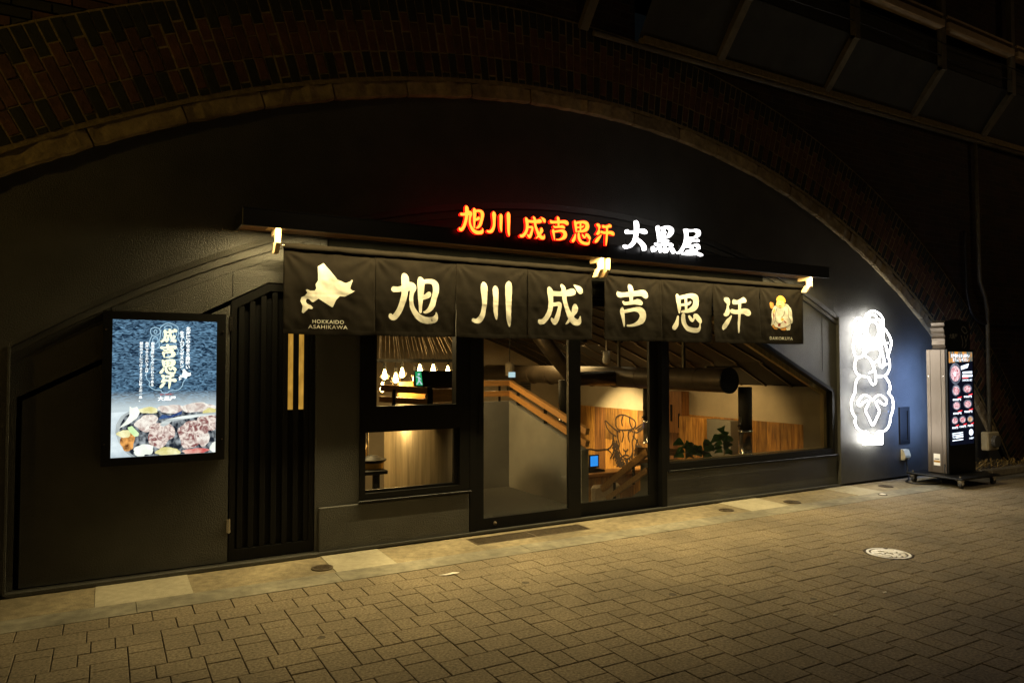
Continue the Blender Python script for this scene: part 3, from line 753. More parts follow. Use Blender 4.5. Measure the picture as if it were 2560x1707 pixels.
def in_view(x, y, z):
    v = Vector((x, y, z)) - Vector((0, -6, 1.6))
    yaw, p = R(29.73), R(1.77)
    f = Vector((math.sin(yaw) * math.cos(p), math.cos(yaw) * math.cos(p), math.sin(p)))
    r = Vector((math.cos(yaw), -math.sin(yaw), 0))
    u = r.cross(f)
    d = v.dot(f)
    return d > 0.1 and abs(v.dot(r) / d) < 0.74 and abs(v.dot(u) / d) < 0.5
MAN = (5.76, -2.32, 0.185)
def hits_cover(c):
    dx = max(c[0] - MAN[0], 0, MAN[0] - c[0] - c[2]); dy = max(c[1] - MAN[1], 0, MAN[1] - c[1] - c[3])
    return math.hypot(dx, dy) < MAN[2] + 0.01
def dist(c): return math.hypot(c[0] + c[2] / 2, c[1] + c[3] / 2 + 6) / math.sqrt(c[2] * c[3])
vis = sorted([c for c in cells if in_view(c[0] + c[2] / 2, c[1] + c[3] / 2, 0) and not hits_cover(c)], key=dist)
near = set(vis[:298])
pm = {}
rest = MB()
for c in cells:
    cx, cy = c[0] + c[2] / 2, c[1] + c[3] / 2
    dz = random.uniform(-0.0015, 0.0015)
    if c in near:
        key = (round(c[2], 3), round(c[3], 3))
        if key not in pm:
            b = MB(); b.add(*paver_mesh('paver', c[2], c[3]))
            pm[key] = new_mesh('paver', b, M['paver'])
        shared('paver', pm[key], pave, (cx, cy, dz), (random.uniform(-.004, .004), random.uniform(-.004, .004), 0))
    elif hits_cover(c):
        # blocks cut round the decorated cover
        x0, y0, x1, y1 = c[0] + GAP, c[1] + GAP, c[0] + c[2] - GAP, c[1] + c[3] - GAP
        rr = MAN[2] + 0.006
        fn = lambda X, Y: np.maximum(np.maximum(np.maximum(x0 - X, X - x1), np.maximum(y0 - Y, Y - y1)), rr - np.hypot(X - MAN[0], Y - MAN[1]))
        v, f, e = field_mesh(fn, (x0 - .004, x1 + .004, y0 - .004, y1 + .004), 0.012)
        rest.add([(x, y, dz) for x, y in v], f)
    else:
        vs, fs = paver_mesh('p', c[2], c[3])
        tx, ty = random.uniform(-.004, .004), random.uniform(-.004, .004)
        rest.add([(x + cx, y + cy, z + dz + x * tx + y * ty) for x, y, z in vs], fs)
o = obj('paver_field', rest, M['paver'], pave); o['kind'] = 'stuff'

# concrete apron along the wall, sloping gently to the gutter
def slope_box(mb, x0, x1, y0, y1, top=0.0, drop=0.012, ybase=-0.12):
    zt = lambda y: top - drop * (0 - y)
    return mb.add([(x0, y0, -0.05), (x1, y0, -0.05), (x1, y1, -0.05), (x0, y1, -0.05), (x0, y0, zt(y0)), (x1, y0, zt(y0)), (x1, y1, zt(y1)), (x0, y1, zt(y1))],
                  [(0, 3, 2, 1), (4, 5, 6, 7), (0, 1, 5, 4), (1, 2, 6, 5), (2, 3, 7, 6), (3, 0, 4, 7)])
ap = tag(obj('path', MB().box(-9, 26, -0.79, 0.1, -0.044, -0.02), M['bed']), kind='structure')
edges = [-9, -4.2, -2.1, -0.04, 0.56, 1.57, 2.06, 2.88, 4.12, 6.13, 6.74, 7.98, 8.49, 10.4, 13, 17, 26]
pale = {(-0.04, 0.56), (1.57, 2.06), (6.13, 6.74), (7.98, 8.49)}
for a, b in zip(edges[:-1], edges[1:]):
    s = MB()
    if (a, b) == (2.88, 4.12):
        slope_box(s, a, b, -0.535, -0.342); slope_box(s, a, b, -0.112, 0.1)
    else:
        slope_box(s, a + 0.001, b - 0.001, -0.535, 0.1, 0.004 if (a, b) in pale else 0.0)
    obj('concrete_slab', s, M['concrete_new' if (a, b) in pale else 'concrete'], ap)
ge = [-9, -5, -3.2, -0.9, 0.2, 1.55, 3.2, 4.7, 6.2, 7.7, 9.2, 10.8, 14, 18, 26]
for a, b in zip(ge[:-1], ge[1:]):
    obj('gutter_block', slope_box(MB(), a + 0.002, b - 0.002, -0.788, -0.539, 0.002, 0.004), M['gutter'], ap)

# drain grating in front of the doors: frame and cross bars
dg_ = thing('drain_grating', 'steel drain grating with narrow bars in front of the sliding glass doors', 'grating', (3.5, -0.22, -0.03))
fr = MB()
fr.box(2.885, 4.115, -0.340, -0.328, -0.04, -0.003); fr.box(2.885, 4.115, -0.126, -0.114, -0.04, -0.003)
fr.box(2.885, 2.897, -0.328, -0.126, -0.04, -0.003); fr.box(4.103, 4.115, -0.328, -0.126, -0.04, -0.003); fr.box(3.49, 3.51, -0.328, -0.126, -0.04, -0.003)
obj('frame', fr, M['iron'], dg_)
for a, b in ((2.9, 3.488), (3.512, 4.1)):
    bars = MB()
    n = 30
    for i in range(n):
        x = a + (b - a) * (i + 0.5) / n
        bars.box(x - 0.0045, x + 0.0045, -0.327, -0.127, -0.03, -0.006)
    o = obj('bars', bars, M['iron'], dg_); o['kind'] = 'stuff'
tag(obj('drain_channel', MB().box(2.89, 4.11, -0.335, -0.12, -0.0435, -0.041), M['black'], dg_))

# decorated manhole cover
mc = thing('manhole_cover', 'white painted round manhole cover with dark curled pattern set in the paving', 'manhole cover', (MAN[0], MAN[1], 0))
ring = MB()
ring.lathe([(0.183, -0.03), (0.183, 0.001), (0.178, 0.002), (0.174, -0.004)], (MAN[0], MAN[1], 0), 40)
obj('ring', ring, M['iron'], mc)
rnd = random.Random(3)
st = [thin([(0.142 * math.cos(a), 0.142 * math.sin(a)) for a in np.linspace(0.3, 2.6, 20)], 0.016), thin([(0.142 * math.cos(a), 0.142 * math.sin(a)) for a in np.linspace(3.0, 5.9, 24)], 0.016)]
for k in range(15):
    a = rnd.uniform(0, 6.28); r = rnd.uniform(0.02, 0.12); t = rnd.uniform(0, 6.28)
    cxx, cyy = r * math.cos(a), r * math.sin(a); q = rnd.uniform(0.012, 0.022)
    st.append([(cxx + q * math.cos(t + u) * (1 + .3 * u), cyy + q * math.sin(t + u) * (1 + .3 * u), 0.015) for u in (0, .8, 1.6, 2.4)])
notch = lambda X, Y: 0.02 - np.hypot(X - 0.13, Y - 0.11)
fplate = lambda X, Y: np.maximum(np.maximum(np.hypot(X, Y) - 0.170, -stroke_field(st, X, Y)), notch(X, Y))
v, f, e = field_mesh(fplate, (-.18, .18, -.18, .18), 0.004)
top = MB(); top.add([(x + MAN[0], y + MAN[1], 0.0035) for x, y in v], f)
n0 = len(v)
for a, b in e:
    top.add([(v[a][0] + MAN[0], v[a][1] + MAN[1], 0.0035), (v[b][0] + MAN[0], v[b][1] + MAN[1], 0.0035), (v[b][0] + MAN[0], v[b][1] + MAN[1], -0.003), (v[a][0] + MAN[0], v[a][1] + MAN[1], -0.003)], [(0, 1, 2, 3)])
obj('relief_plate', top, M['whitepaint'], mc)
obj('cover', MB().lathe([(0.171, -0.03), (0.171, -0.002)], (MAN[0], MAN[1], 0), 40), M['iron'], mc)

for (x, y, r, lab) in ((1.50, -0.37, 0.085, 'small iron inspection cap by the dark slatted door'), (5.92, -0.36, 0.08, 'small iron inspection cap below the wide window near the doors'),
                       (6.93, -0.41, 0.095, 'small iron inspection cap beside a pale slab under the wide window'), (8.87, -0.31, 0.09, 'rusty iron inspection cap under the white neon sign')):
    c = thing('inspection_cap', lab, 'drain cap', (x, y, 0), 'small round caps in the concrete strip')
    zz = -0.012 * -y
    cp = MB(); cp.lathe([(r, -0.02), (r, 0.004 + zz * 0), (r - 0.012, 0.0065), (r - 0.016, 0.003), (0.0, 0.003)], (x, y, 0), 28, False)
    obj('cap', cp, M['iron'], c)
    ribs = MB()
    for q in range(-2, 3):
        hw = math.sqrt(max(0, (r - 0.02) ** 2 - (q * 0.024) ** 2))
        ribs.box(x - hw, x + hw, y + q * 0.024 - 0.005, y + q * 0.024 + 0.005, 0.003, 0.0065)
    obj('rib', ribs, M['iron'], c)
stud = thing('road_stud', 'small round metal marker set flush in the paving near the trolley', 'road stud', (8.26, -0.66, 0))
obj('rim', MB().lathe([(0.055, -0.02), (0.055, 0.003), (0.042, 0.008), (0.040, 0.004)], (8.26, -0.66, 0), 24), M['iron'], stud)
obj('lens', MB().lathe([(0.039, 0.0), (0.036, 0.009), (0.02, 0.013), (0.0, 0.014)], (8.26, -0.66, 0), 24, False), M['whitepaint'], stud, True)

for (x, y, s, rz, lab) in ((2.3, -1.03, 0.035, .3, 'pale splinter lying on the paving below the left window'), (4.05, -3.05, 0.016, .8, 'tiny white paper scrap on the paving, lowest of three'),
                           (4.75, -2.93, 0.02, 1.9, 'white paper scrap on the paving nearer the manhole cover'), (5.0, -1.85, 0.010, .5, 'small white crumb on the paving between doors and manhole')):
    m_ = MB()
    k = 7
    m_.add([(x, y, 0.009)] + [(x + s * (1 + .3 * math.sin(3 * a + rz)) * math.cos(a + rz) * (2.2 if s == 0.035 else 1), y + s * 0.6 * math.sin(a + rz), 0.004 + 0.004 * (i % 2)) for i, a in enumerate(np.linspace(0, 6.28, k + 1)[:-1])],
           [(0, i + 1, (i + 1) % k + 1) for i in range(k)])
    sc = obj('paper_scrap', m_, M['paper'])
    sm = sc.modifiers.new('thick', 'SOLIDIFY'); sm.thickness = 0.002
    tag(sc, lab, 'litter', 'scraps of litter on the paving')
# ------------------------------------------------------------------ restaurant front under the arch
CX, CZ, R0 = 4.24, -5.66, 9.83          # viaduct arch, in the plane of its brick face
LOW = (4.27, -5.955, 9.025); HIGH = (4.27, -5.61, 8.81)
XL, XR = -0.575, 8.33
zc = lambda c, x: c[1] + math.sqrt(c[2] ** 2 - (x - c[0]) ** 2)

rest_b = thing('restaurant_front', 'dark grey stucco restaurant front filling the brick arch, with black framed glass doors', 'shopfront', (4.0, 0.0, 0.0))
outer = [(x, max(z, 0.003)) for x, z in arc(CX, CZ, 9.9, -3.86, 12.34, 90)]
hole = [(XL, 0.014)] + arc(*HIGH, XL, XR, 50) + [(XR, 0.014)]
obj('outer_wall', holed(outer, [hole], -0.05, -0.001), M['wall'], rest_b)
rec = [(XL - 0.05, 0.003)] + arc(HIGH[0], HIGH[1], HIGH[2] + 0.04, XL - 0.05, XR + 0.05, 50) + [(XR + 0.05, 0.003)]
open_a = [(-0.535, 0.036), (-0.535, 1.363), (1.144, 2.26), (1.53, 2.26), (1.53, 0.036)]
open_b = [(1.912, 0.422), (2.965, 0.422), (2.965, 0.006), (5.382, 0.006), (5.382, 0.422), (8.258, 0.422), (8.258, 1.262), (6.0, 2.3), (1.912, 2.3)]
obj('recessed_wall', holed(rec, [open_a, open_b], 0.0, 0.16), M['wall2'], rest_b)

band = MB()
n = 70
xs = np.linspace(XL, XR, n)
rows = []
for x in xs:
    zl, zh = zc(LOW, x), zc(HIGH, x)
    h_ = zh - zl
    rows += [(x, -0.0005, zl - 0.012), (x, -0.0005, zl), (x, -0.026, zl + 0.001), (x, -0.026, zl + h_ * 0.46), (x, -0.004, zl + h_ * 0.47), (x, -0.004, zl + h_ * 0.58), (x, -0.030, zl + h_ * 0.59), (x, -0.0502, zh + 0.004)]
NP = 8
fs = []
for i in range(n - 1):
    for k in range(NP - 1):
        fs.append((i * NP + k, (i + 1) * NP + k, (i + 1) * NP + k + 1, i * NP + k + 1))
band.add(rows, fs)
obj('arch_moulding', band, M['wall2'], rest_b)
bd = MB()
bd.tube([(x, -0.001, zc(LOW, x) - 0.075) for x in np.linspace(XL, 1.9, 30)], 0.004, 5)
obj('joint_bead', bd, M['wall'], rest_b)
cb = MB(); cb.cbox(XL - 0.012, XL + 0.006, -0.058, -0.0515, 0.016, 1.72, 0.002); cb.cbox(XL - 0.16, XL - 0.02, -0.054, -0.0512, 0.55, 0.556, 0.001)
obj('corner_bead', cb, M['wall2'], rest_b)
for x, z0, z1 in ((0.868, 2.13, 2.335), (0.03, 1.985, 2.03), (1.56, 2.3, 2.62), (8.05, 1.5, 2.22)):
    obj('wall_joint', MB().box(x - 0.003, x + 0.003, -0.0022, -0.0004, z0, z1), M['black'], rest_b)
pl = MB(); pl.cbox(1.56, 2.958, -0.022, -0.0006, 0.002, 0.398, 0.006)
obj('plinth', pl, M['wall2'], rest_b)
st_ = MB(); st_.cbox(-0.57, 1.56, -0.055, -0.0512 + 0.049, 0.002, 0.033, 0.004)
obj('threshold_kerb', st_, M['wall2'], rest_b)

# flush service panel left of the slatted door
pa = MB()
dz = lambda x: 1.363 + (x + 0.535) * 0.5342
pa.prism([(-0.502, 0.045), (0.852, 0.045), (0.852, dz(0.852) - 0.042), (-0.502, dz(-0.502) - 0.042)], 0.006, 0.05)
obj('service_panel', pa, M['wall2'], rest_b)
obj('recess_backing', MB().flat([(-0.54, 0.03), (1.54, 0.03), (1.54, 2.27), (1.14, 2.27), (-0.54, 1.37)], 0.152), M['black'], rest_b)

# slatted door
sd = obj('slatted_door', holed([(0.862, 0.042), (1.524, 0.042), (1.524, 2.25), (1.15, 2.25), (0.862, dz(0.862) - 0.012)],
                               [[(0.905, 0.13), (1.484, 0.13), (1.484, 2.19), (1.16, 2.19), (0.905, dz(0.905) - 0.09)]], 0.012, 0.06), M['slat'], rest_b)
for k in range(7):
    x = 0.9375 + 0.0875 * k + (0.004 if k == 0 else 0)
    zt = min(2.188, dz(x) - 0.094)
    s = MB(); s.cbox(x - 0.0215, x + 0.0215, 0.02, 0.046, 0.132, zt, 0.003)
    obj('slat', s, M['slat'], sd)
obj('backing_board', MB().box(0.9, 1.49, 0.062, 0.07, 0.05, 1.215).box(0.9, 1.285, 0.062, 0.07, 1.2155, 2.2), M['black'], sd)
obj('lit_pane', MB().box(1.29, 1.487, 0.064, 0.069, 1.217, 2.2), M['litpane'], sd)
for z in (0.27, 1.86):
    h = MB(); h.tube([(0.859, -0.006, z), (0.859, -0.006, z + 0.052)], 0.0065, 8); h.tube([(0.859, -0.006, z + 0.055), (0.859, -0.006, z + 0.11)], 0.0065, 8)
    h.box(0.845, 0.872, 0.0005, 0.0035, z, z + 0.11)
    obj('hinge', h, M['steel'], sd)

# left window: two panes over one another in a deep black frame
lw = obj('window', holed([(1.914, 0.424), (2.962, 0.424), (2.962, 2.298), (1.914, 2.298)],
                         [[(2.057, 1.225), (2.82, 1.225), (2.82, 2.24), (2.057, 2.24)], [(1.958, 0.478), (2.862, 0.478), (2.862, 1.006), (1.958, 1.006)]], -0.018, 0.07), M['blackgloss'], rest_b, label='black window frame with one pane above another')
obj('pane', MB().box(2.05, 2.83, 0.032, 0.036, 1.218, 2.246), M['glass'], lw)
obj('pane', MB().box(1.951, 2.87, 0.052, 0.056, 0.471, 1.013), M['glass'], lw)
inner = holed([(1.9585, 0.4785), (2.8615, 0.4785), (2.8615, 1.0055), (1.9585, 1.0055)], [[(1.972, 0.50), (2.816, 0.50), (2.816, 0.998), (1.972, 0.998)]], 0.020, 0.05)
obj('sash', inner, M['blackgloss'], lw)
obj('sill', MB().cbox(1.895, 2.97, -0.045, -0.0185, 0.402, 0.4235, 0.004), M['blackgloss'], lw)

# sliding doors and their jambs
jm = MB()
jm.box(2.9655, 3.028, -0.02, 0.13, 0.008, 2.298); jm.box(5.312, 5.381, -0.02, 0.13, 0.008, 2.298)
jm.box(3.0285, 5.3115, -0.02, 0.13, 2.268, 2.2975); jm.box(3.0285, 5.3115, -0.012, 0.13, 0.0065, 0.018)
obj('door_frame', jm, M['black'], rest_b)
d1 = obj('sliding_door', holed([(3.03, 0.02), (4.232, 0.02), (4.232, 2.266), (3.03, 2.266)], [[(3.114, 0.14), (4.083, 0.14), (4.083, 2.2), (3.114, 2.2)]], -0.008, 0.03), M['black'], rest_b, label='front sliding glass door with round lock in its bottom rail')
obj('pane', MB().box(3.108, 4.09, 0.008, 0.013, 0.135, 2.206), M['glass'], d1)
obj('lock', MB().tube([(3.235, -0.016, 0.085), (3.235, -0.0082, 0.085)], 0.018, 18).tube([(3.235, -0.019, 0.085), (3.235, -0.0162, 0.085)], 0.008, 12), M['iron'], d1, True)
obj('handle_strip', MB().box(3.062, 3.088, -0.0115, -0.0085, 0.95, 1.32), M['blackgloss'], d1)
d2 = obj('sliding_door', holed([(4.15, 0.02), (5.31, 0.02), (5.31, 2.266), (4.15, 2.266)], [[(4.234, 0.16), (5.19, 0.16), (5.19, 2.2), (4.234, 2.2)]], 0.045, 0.083), M['black'], rest_b, label='rear sliding glass door next to the wide window')
obj('pane', MB().box(4.228, 5.197, 0.06, 0.065, 0.155, 2.206), M['glass'], d2)

# wide window with its corner cut off along the arch
rw = obj('window', holed([(5.384, 0.424), (8.256, 0.424), (8.256, 1.26), (5.999, 2.298), (5.384, 2.298)],
                         [[(5.42, 0.50), (8.215, 0.50), (8.215, 1.235), (5.985, 2.25), (5.42, 2.25)]], -0.018, 0.06), M['blackgloss'], rest_b, label='wide black framed window with a slanting top edge')
obj('pane', MB().prism([(5.413, 0.493), (8.222, 0.493), (8.222, 1.24), (5.99, 2.256), (5.413, 2.256)], 0.028, 0.033), M['glass'], rw)
obj('inner_frame', holed([(5.4205, 0.5005), (8.2145, 0.5005), (8.2145, 1.2345), (5.9845, 2.2495), (5.4205, 2.2495)],
                         [[(5.428, 0.508), (8.15, 0.508), (8.15, 1.2), (5.97, 2.19), (5.428, 2.19)]], 0.07, 0.12), M['clad'], rw)
obj('sill', MB().cbox(5.39, 8.30, -0.042, -0.0185, 0.398, 0.4235, 0.004), M['blackgloss'], rw)

hdr = MB(); hdr.cbox(1.62, 6.92, -0.035, -0.0006, 2.304, 2.652, 0.004)
obj('header_box', hdr, M['header'], rest_b)
# narrow slot window on the outer wall
sv = obj('slot_window', holed([(9.60, 0.478), (9.83, 0.478), (9.83, 0.99), (9.60, 0.99)], [[(9.655, 0.53), (9.785, 0.53), (9.785, 0.94), (9.655, 0.94)]], -0.066, -0.0505), M['black'], rest_b)
obj('pane', MB().box(9.64, 9.80, -0.056, -0.0508, 0.51, 0.96), M['black'], sv)

# socket box by the trolley
sk = thing('socket_box', 'beige weatherproof socket box on the wall below the slot window', 'socket', (9.7, -0.06, 0.27))
b = MB(); b.prism_x([(-0.0505, 0.26), (-0.085, 0.26), (-0.115, 0.30), (-0.115, 0.325), (-0.09, 0.40), (-0.0505, 0.41)], 9.63, 9.76)
obj('hood', b, M['beige'], sk)
obj('plug', MB().tube([(9.695, -0.09, 0.235), (9.695, -0.088, 0.285)], 0.018, 10), M['cable'], sk)

# ------------------------------------------------------------------ railway viaduct: voussoirs, brick ring, spandrel, walkway
vd = thing('railway_viaduct', 'old brick railway viaduct with stone edged arch above the restaurant', 'viaduct', (4.24, 0.0, 0.0))
rng = random.Random(11)
RS = R0 + 0.165
ang = lambda x: math.asin((x - CX) / R0)
a = ang(-3.75)
while a < ang(12.2):
    w = rng.uniform(0.55, 0.68) / R0
    if a + w > ang(12.2): break
    s = MB()
    k = 9
    g_ = 0.006 / R0
    t0, t1 = a + g_, a + w - g_
    vs = []
    for i in range(k + 1):
        t = t0 + (t1 - t0) * i / k
        er = rng.uniform(-0.012, 0.0); ri = R0 + rng.uniform(-0.004, 0.006); ro = RS + er
        if i in (0, k): ro -= 0.012; ri += 0.006
        yo = -0.1 + rng.uniform(-0.006, 0.008)
        for r, y in ((ri, 0.02), (ri, yo + 0.012), (ri + 0.012, yo), (ro - 0.02, yo + rng.uniform(-.004, .006)), (ro, yo + 0.02), (ro, 0.02)):
            vs.append((CX + r * math.sin(t), y, CZ + r * math.cos(t)))
    fs = []
    for i in range(k):
        for q in range(6):
            fs.append((i * 6 + q, (i + 1) * 6 + q, (i + 1) * 6 + (q + 1) % 6, i * 6 + (q + 1) % 6))
    fs += [tuple(range(6)), tuple(range(k * 6 + 5, k * 6 - 1, -1))]
    s.add(vs, fs)
    obj('arch_stone', s, M['stone'], vd)
    a += w

RB = R0 + 0.90           # outer edge of brick ring
pitch = 0.0872 / RB
pat = [[0.165, 0.175, 0.18, 0.175, 0.05], [0.25, 0.265, 0.23]]
tot = RB - RS - 0.004
def ring_brick_mesh(r0, r1):
    wo = lambda r: (pitch * r - 0.010) / 2
    c = 0.004
    y0, y1 = -0.112, -0.02
    ro, ri = r0 - 0.005, r1 + 0.005          # r0 outer, r1 inner
    vs = []
    for (y, d) in ((y1, 0), (y0 + c, 0), (y0, c)):
        vs += [(-wo(ri) + d, y, ri + d), (wo(ri) - d, y, ri + d), (wo(ro) - d, y, ro - d), (-wo(ro) + d, y, ro - d)]
    fs = [(8, 9, 10, 11)] + [(i, (i + 1) % 4, (i + 1) % 4 + 4, i + 4) for i in range(4)] + [(i + 4, (i + 1) % 4 + 4, (i + 1) % 4 + 8, i + 8) for i in range(4)]
    return vs, fs
bm_cache = {}
ring_rest = {True: MB(), False: MB()}
strips = int((ang(12.4) - ang(-3.8)) / pitch)
count = 0
cand = []
for i in range(strips):
    t = ang(-3.8) + (i + 0.5) * pitch
    p = pat[i % 2]
    sc = tot / sum(p)
    r = RB
    for q, L in enumerate(p):
        L *= sc
        cand.append((t, i % 2, q, r, r - L, q == 0 or q >= len(p) - (2 if i % 2 == 0 else 1) and q > 1 and (i % 2 == 1 or q == len(p) - 1)))
        r -= L
def brick_vis(t, r):
    return in_view(CX + r * math.sin(t), -0.1, CZ + r * math.cos(t))
seen = sorted([c for c in cand if brick_vis(c[0], (c[3] + c[4]) / 2)], key=lambda c: (Vector((CX + c[3] * math.sin(c[0]), -0.1, CZ + c[3] * math.cos(c[0]))) - Vector((0, -6, 1.6))).length)
as_part = set(seen[:235])
for c in cand:
    t, par, q, r0, r1, dark = c
    jy = rng.uniform(-0.004, 0.004)
    if c in as_part:
        key = (par, q)
        if key not in bm_cache:
            b = MB(); b.add(*ring_brick_mesh(r0, r1))
            bm_cache[key] = new_mesh('brick', b, M['brickdark' if dark else 'brick'])
        shared('brick', bm_cache[key], vd, (CX, jy, CZ), (0, t + rng.uniform(-.0002, .0002), 0))
    else:
        vs, fs = ring_brick_mesh(r0, r1)
        st, ct = math.sin(t), math.cos(t)
        ring_rest[dark].add([(CX + x * ct + z * st, y + jy, CZ - x * st + z * ct) for x, y, z in vs], fs)
for dark, mbx in ring_rest.items():
    o = obj('ring_brickwork', mbx, M['brickdark' if dark else 'brick'], vd); o['kind'] = 'stuff'
mort = MB()
tt = np.linspace(ang(-3.8), ang(12.4), 160)
mort.add([(CX + r * math.sin(t), -0.1075, CZ + r * math.cos(t)) for t in tt for r in (RS - 0.03, RB + 0.01)], [(2 * i, 2 * i + 1, 2 * i + 3, 2 * i + 2) for i in range(len(tt) - 1)])
obj('ring_mortar', mort, M['mortar'], vd)

# spandrel: horizontal courses above the ring
spf = MB()
up_arc = [(CX + (RB - 0.02) * math.sin(t), CZ + (RB - 0.02) * math.cos(t)) for t in np.linspace(math.asin(-0.98), math.asin(0.86), 120)]
up_arc = [p for p in up_arc if p[1] > -0.02]
poly = up_arc + [(up_arc[-1][0], 0.0), (40, 0.0), (40, 5.02), (4.9, 5.02), (4.9, 9.0), (-16, 9.0), (-16, 0.0)]
spf.prism(poly, -0.09, 0.5)
obj('spandrel_wall', spf, M['brickwall'], vd)
nb = 0
row = 0
z = 3.2
spm = MB()
while z < 5.9:
    x = -1.9 + (row % 2) * 0.118
    while x < 2.6:
        corners = [(x + 0.005, z + 0.005), (x + 0.230, z + 0.005), (x + 0.230, z + 0.070), (x + 0.005, z + 0.070)]
        cxm, czm = x + 0.117, z + 0.037
        d = Vector((cxm - CX, czm - CZ)); rr = d.length; d /= rr
        lim = RB + 0.012
        poly = []
        for i in range(4):
            p, q = Vector(corners[i]), Vector(corners[(i + 1) % 4])
            fp = (p - Vector((CX, CZ))).dot(d) - lim; fq = (q - Vector((CX, CZ))).dot(d) - lim
            if fp >= 0: poly.append(tuple(p))
            if (fp >= 0) != (fq >= 0):
                poly.append(tuple(p + (q - p) * (fp / (fp - fq))))
        if len(poly) >= 3 and in_view(cxm, -0.1, czm) and nb < 62:
            b = MB(); b.prism(poly, -0.11 + rng.uniform(-.004, .004), -0.091)
            obj('brick', b, M['brick' if rng.random() < 0.7 else 'brickdark'], vd)
            nb += 1
        x += 0.236
    z += 0.0785
    row += 1

# ledge and maintenance walkway
led = MB(); led.box(4.95, 40, -0.2, -0.092, 5.02, 5.10)
obj('ledge', led, M['mortar'], vd)
pp = MB(); pp.tube([(4.3, -0.16, 4.99), (40, -0.16, 4.99)], 0.028, 8)
obj('conduit', pp, M['rail_steel'], vd)
BX = [4.19, 6.07, 7.95, 9.83, 11.65, 13.5, 15.4, 17.3]
for x in BX:
    s = MB()
    s.obox((x, -0.12, 5.02), (x, -0.60, 5.62), 0.10, 0.07)
    s.obox((x, -0.60, 5.58), (x, -0.60, 7.2), 0.10, 0.07, (0, 1, 0))
    obj('walkway_bracket', s, M['rail_steel'], vd)
s = MB()
s.add([(4.9, -0.16, 5.085), (40, -0.16, 5.085), (40, -0.56, 5.66), (4.9, -0.56, 5.66)], [(0, 1, 2, 3)])
s.add([(4.9, -0.545, 5.68), (40, -0.545, 5.68), (40, -0.545, 6.02), (4.9, -0.545, 6.02)], [(0, 1, 2, 3)])
obj('walkway_soffit', s, M['netting'], vd)
for a_, b_ in zip(BX[:-1], BX[1:]):
    s = MB(); s.cbox(a_ + 0.055, b_ - 0.055, -0.68, -0.55, 6.14, 6.24, 0.006); s.box(a_ + 0.055, b_ - 0.055, -0.66, -0.57, 6.30, 6.33)
    obj('edge_beam', s, M['beam'], vd)
for zz, yy in ((5.78, -0.62), (5.95, -0.64)):
    s = MB().tube([(x, yy, zz + 0.02 * math.sin(x * 1.7)) for x in np.linspace(4.2, 20, 60)], 0.008, 5)
    obj('service_cable', s, M['cable'], vd)
s = MB(); s.box(4.9, 40, -0.5, 1.5, 6.4, 9.0)
obj('upper_parapet', s, M['brickwall'], vd)

# pipes and odds on the pier beyond the arch
dp = thing('drain_pipe', 'thick grey drain pipe with collars running down the dark brick pier', 'pipe', (13.5, -0.28, 0))
obj('pipe', MB().tube([(13.5, -0.28, 0.0), (13.5, -0.28, 5.0)], 0.085, 14), M['pipe'], dp, True)
for z in (0.75, 1.9, 3.2):
    obj('collar', MB().lathe([(0.09, 0), (0.105, 0.01), (0.105, 0.09), (0.09, 0.1)], (13.5, -0.28, z), 16), M['pipe'], dp)
cd = thing('pipe_conduit', 'thin rusty conduit rising from a beige box on the dark pier', 'conduit', (11.75, -0.16, 0.4))
obj('pipe', MB().tube([(11.75, -0.15, 0.5), (11.75, -0.15, 2.4), (11.70, -0.15, 2.6), (11.55, -0.15, 2.85), (11.5, -0.15, 5.0)], 0.03, 8), M['rail_steel'], cd, True)
obj('box', MB().cbox(11.6, 11.92, -0.2, -0.092, 0.28, 0.56, 0.015), M['beige'], cd)
obj('sleeve', MB().tube([(11.76, -0.26, 0.42), (11.76, -0.19, 0.42)], 0.09, 14), M['pipe'], cd)
cl = thing('wall_cable', 'black cable looping across the dark brick pier beside the arch', 'cable', (12.3, -0.12, 1.5))
obj('strand', MB().tube(catmull([(11.2, -0.13, 3.6), (11.25, -0.13, 2.6), (11.5, -0.14, 2.25), (12.2, -0.13, 2.2), (13.2, -0.13, 2.22)], 6), 0.022, 6), M['cable'], cl, True)
kb = thing('planting_kerb', 'low concrete kerb holding dry soil at the foot of the pier', 'kerb', (12.5, -0.5, 0))
obj('kerb_stone', MB().cbox(10.75, 25.9, -0.62, -0.5, 0.004, 0.10, 0.01), M['concrete'], kb)
obj('soil', MB().box(10.76, 25.8, -0.4995, -0.092, 0.004, 0.07), M['bed'], kb)
gr = MB()
rg = random.Random(5)
for i in range(420):
    x = rg.uniform(10.8, 15.5); y = rg.uniform(-0.56, -0.12); a = rg.uniform(0, 6.28); L = rg.uniform(0.12, 0.45); h = rg.uniform(0.0, 0.07)
    p0 = Vector((x, y, 0.07)); p1 = p0 + Vector((L * .5 * math.cos(a), L * .5 * math.sin(a) * .6, h + 0.03)); p2 = p0 + Vector((L * math.cos(a + .3), L * math.sin(a + .3) * .5, h * rg.uniform(-.2, 1) + .03))
    w = Vector((-math.sin(a), math.cos(a), 0)) * 0.005
    gr.add([p0 - w, p0 + w, p1 + w, p1 - w, p2], [(0, 1, 2, 3), (3, 2, 4)])
tag(obj('dry_grass', gr, M['dryplant']), 'dry tangled grass and weeds at the foot of the dark pier', 'grass', kind='stuff')
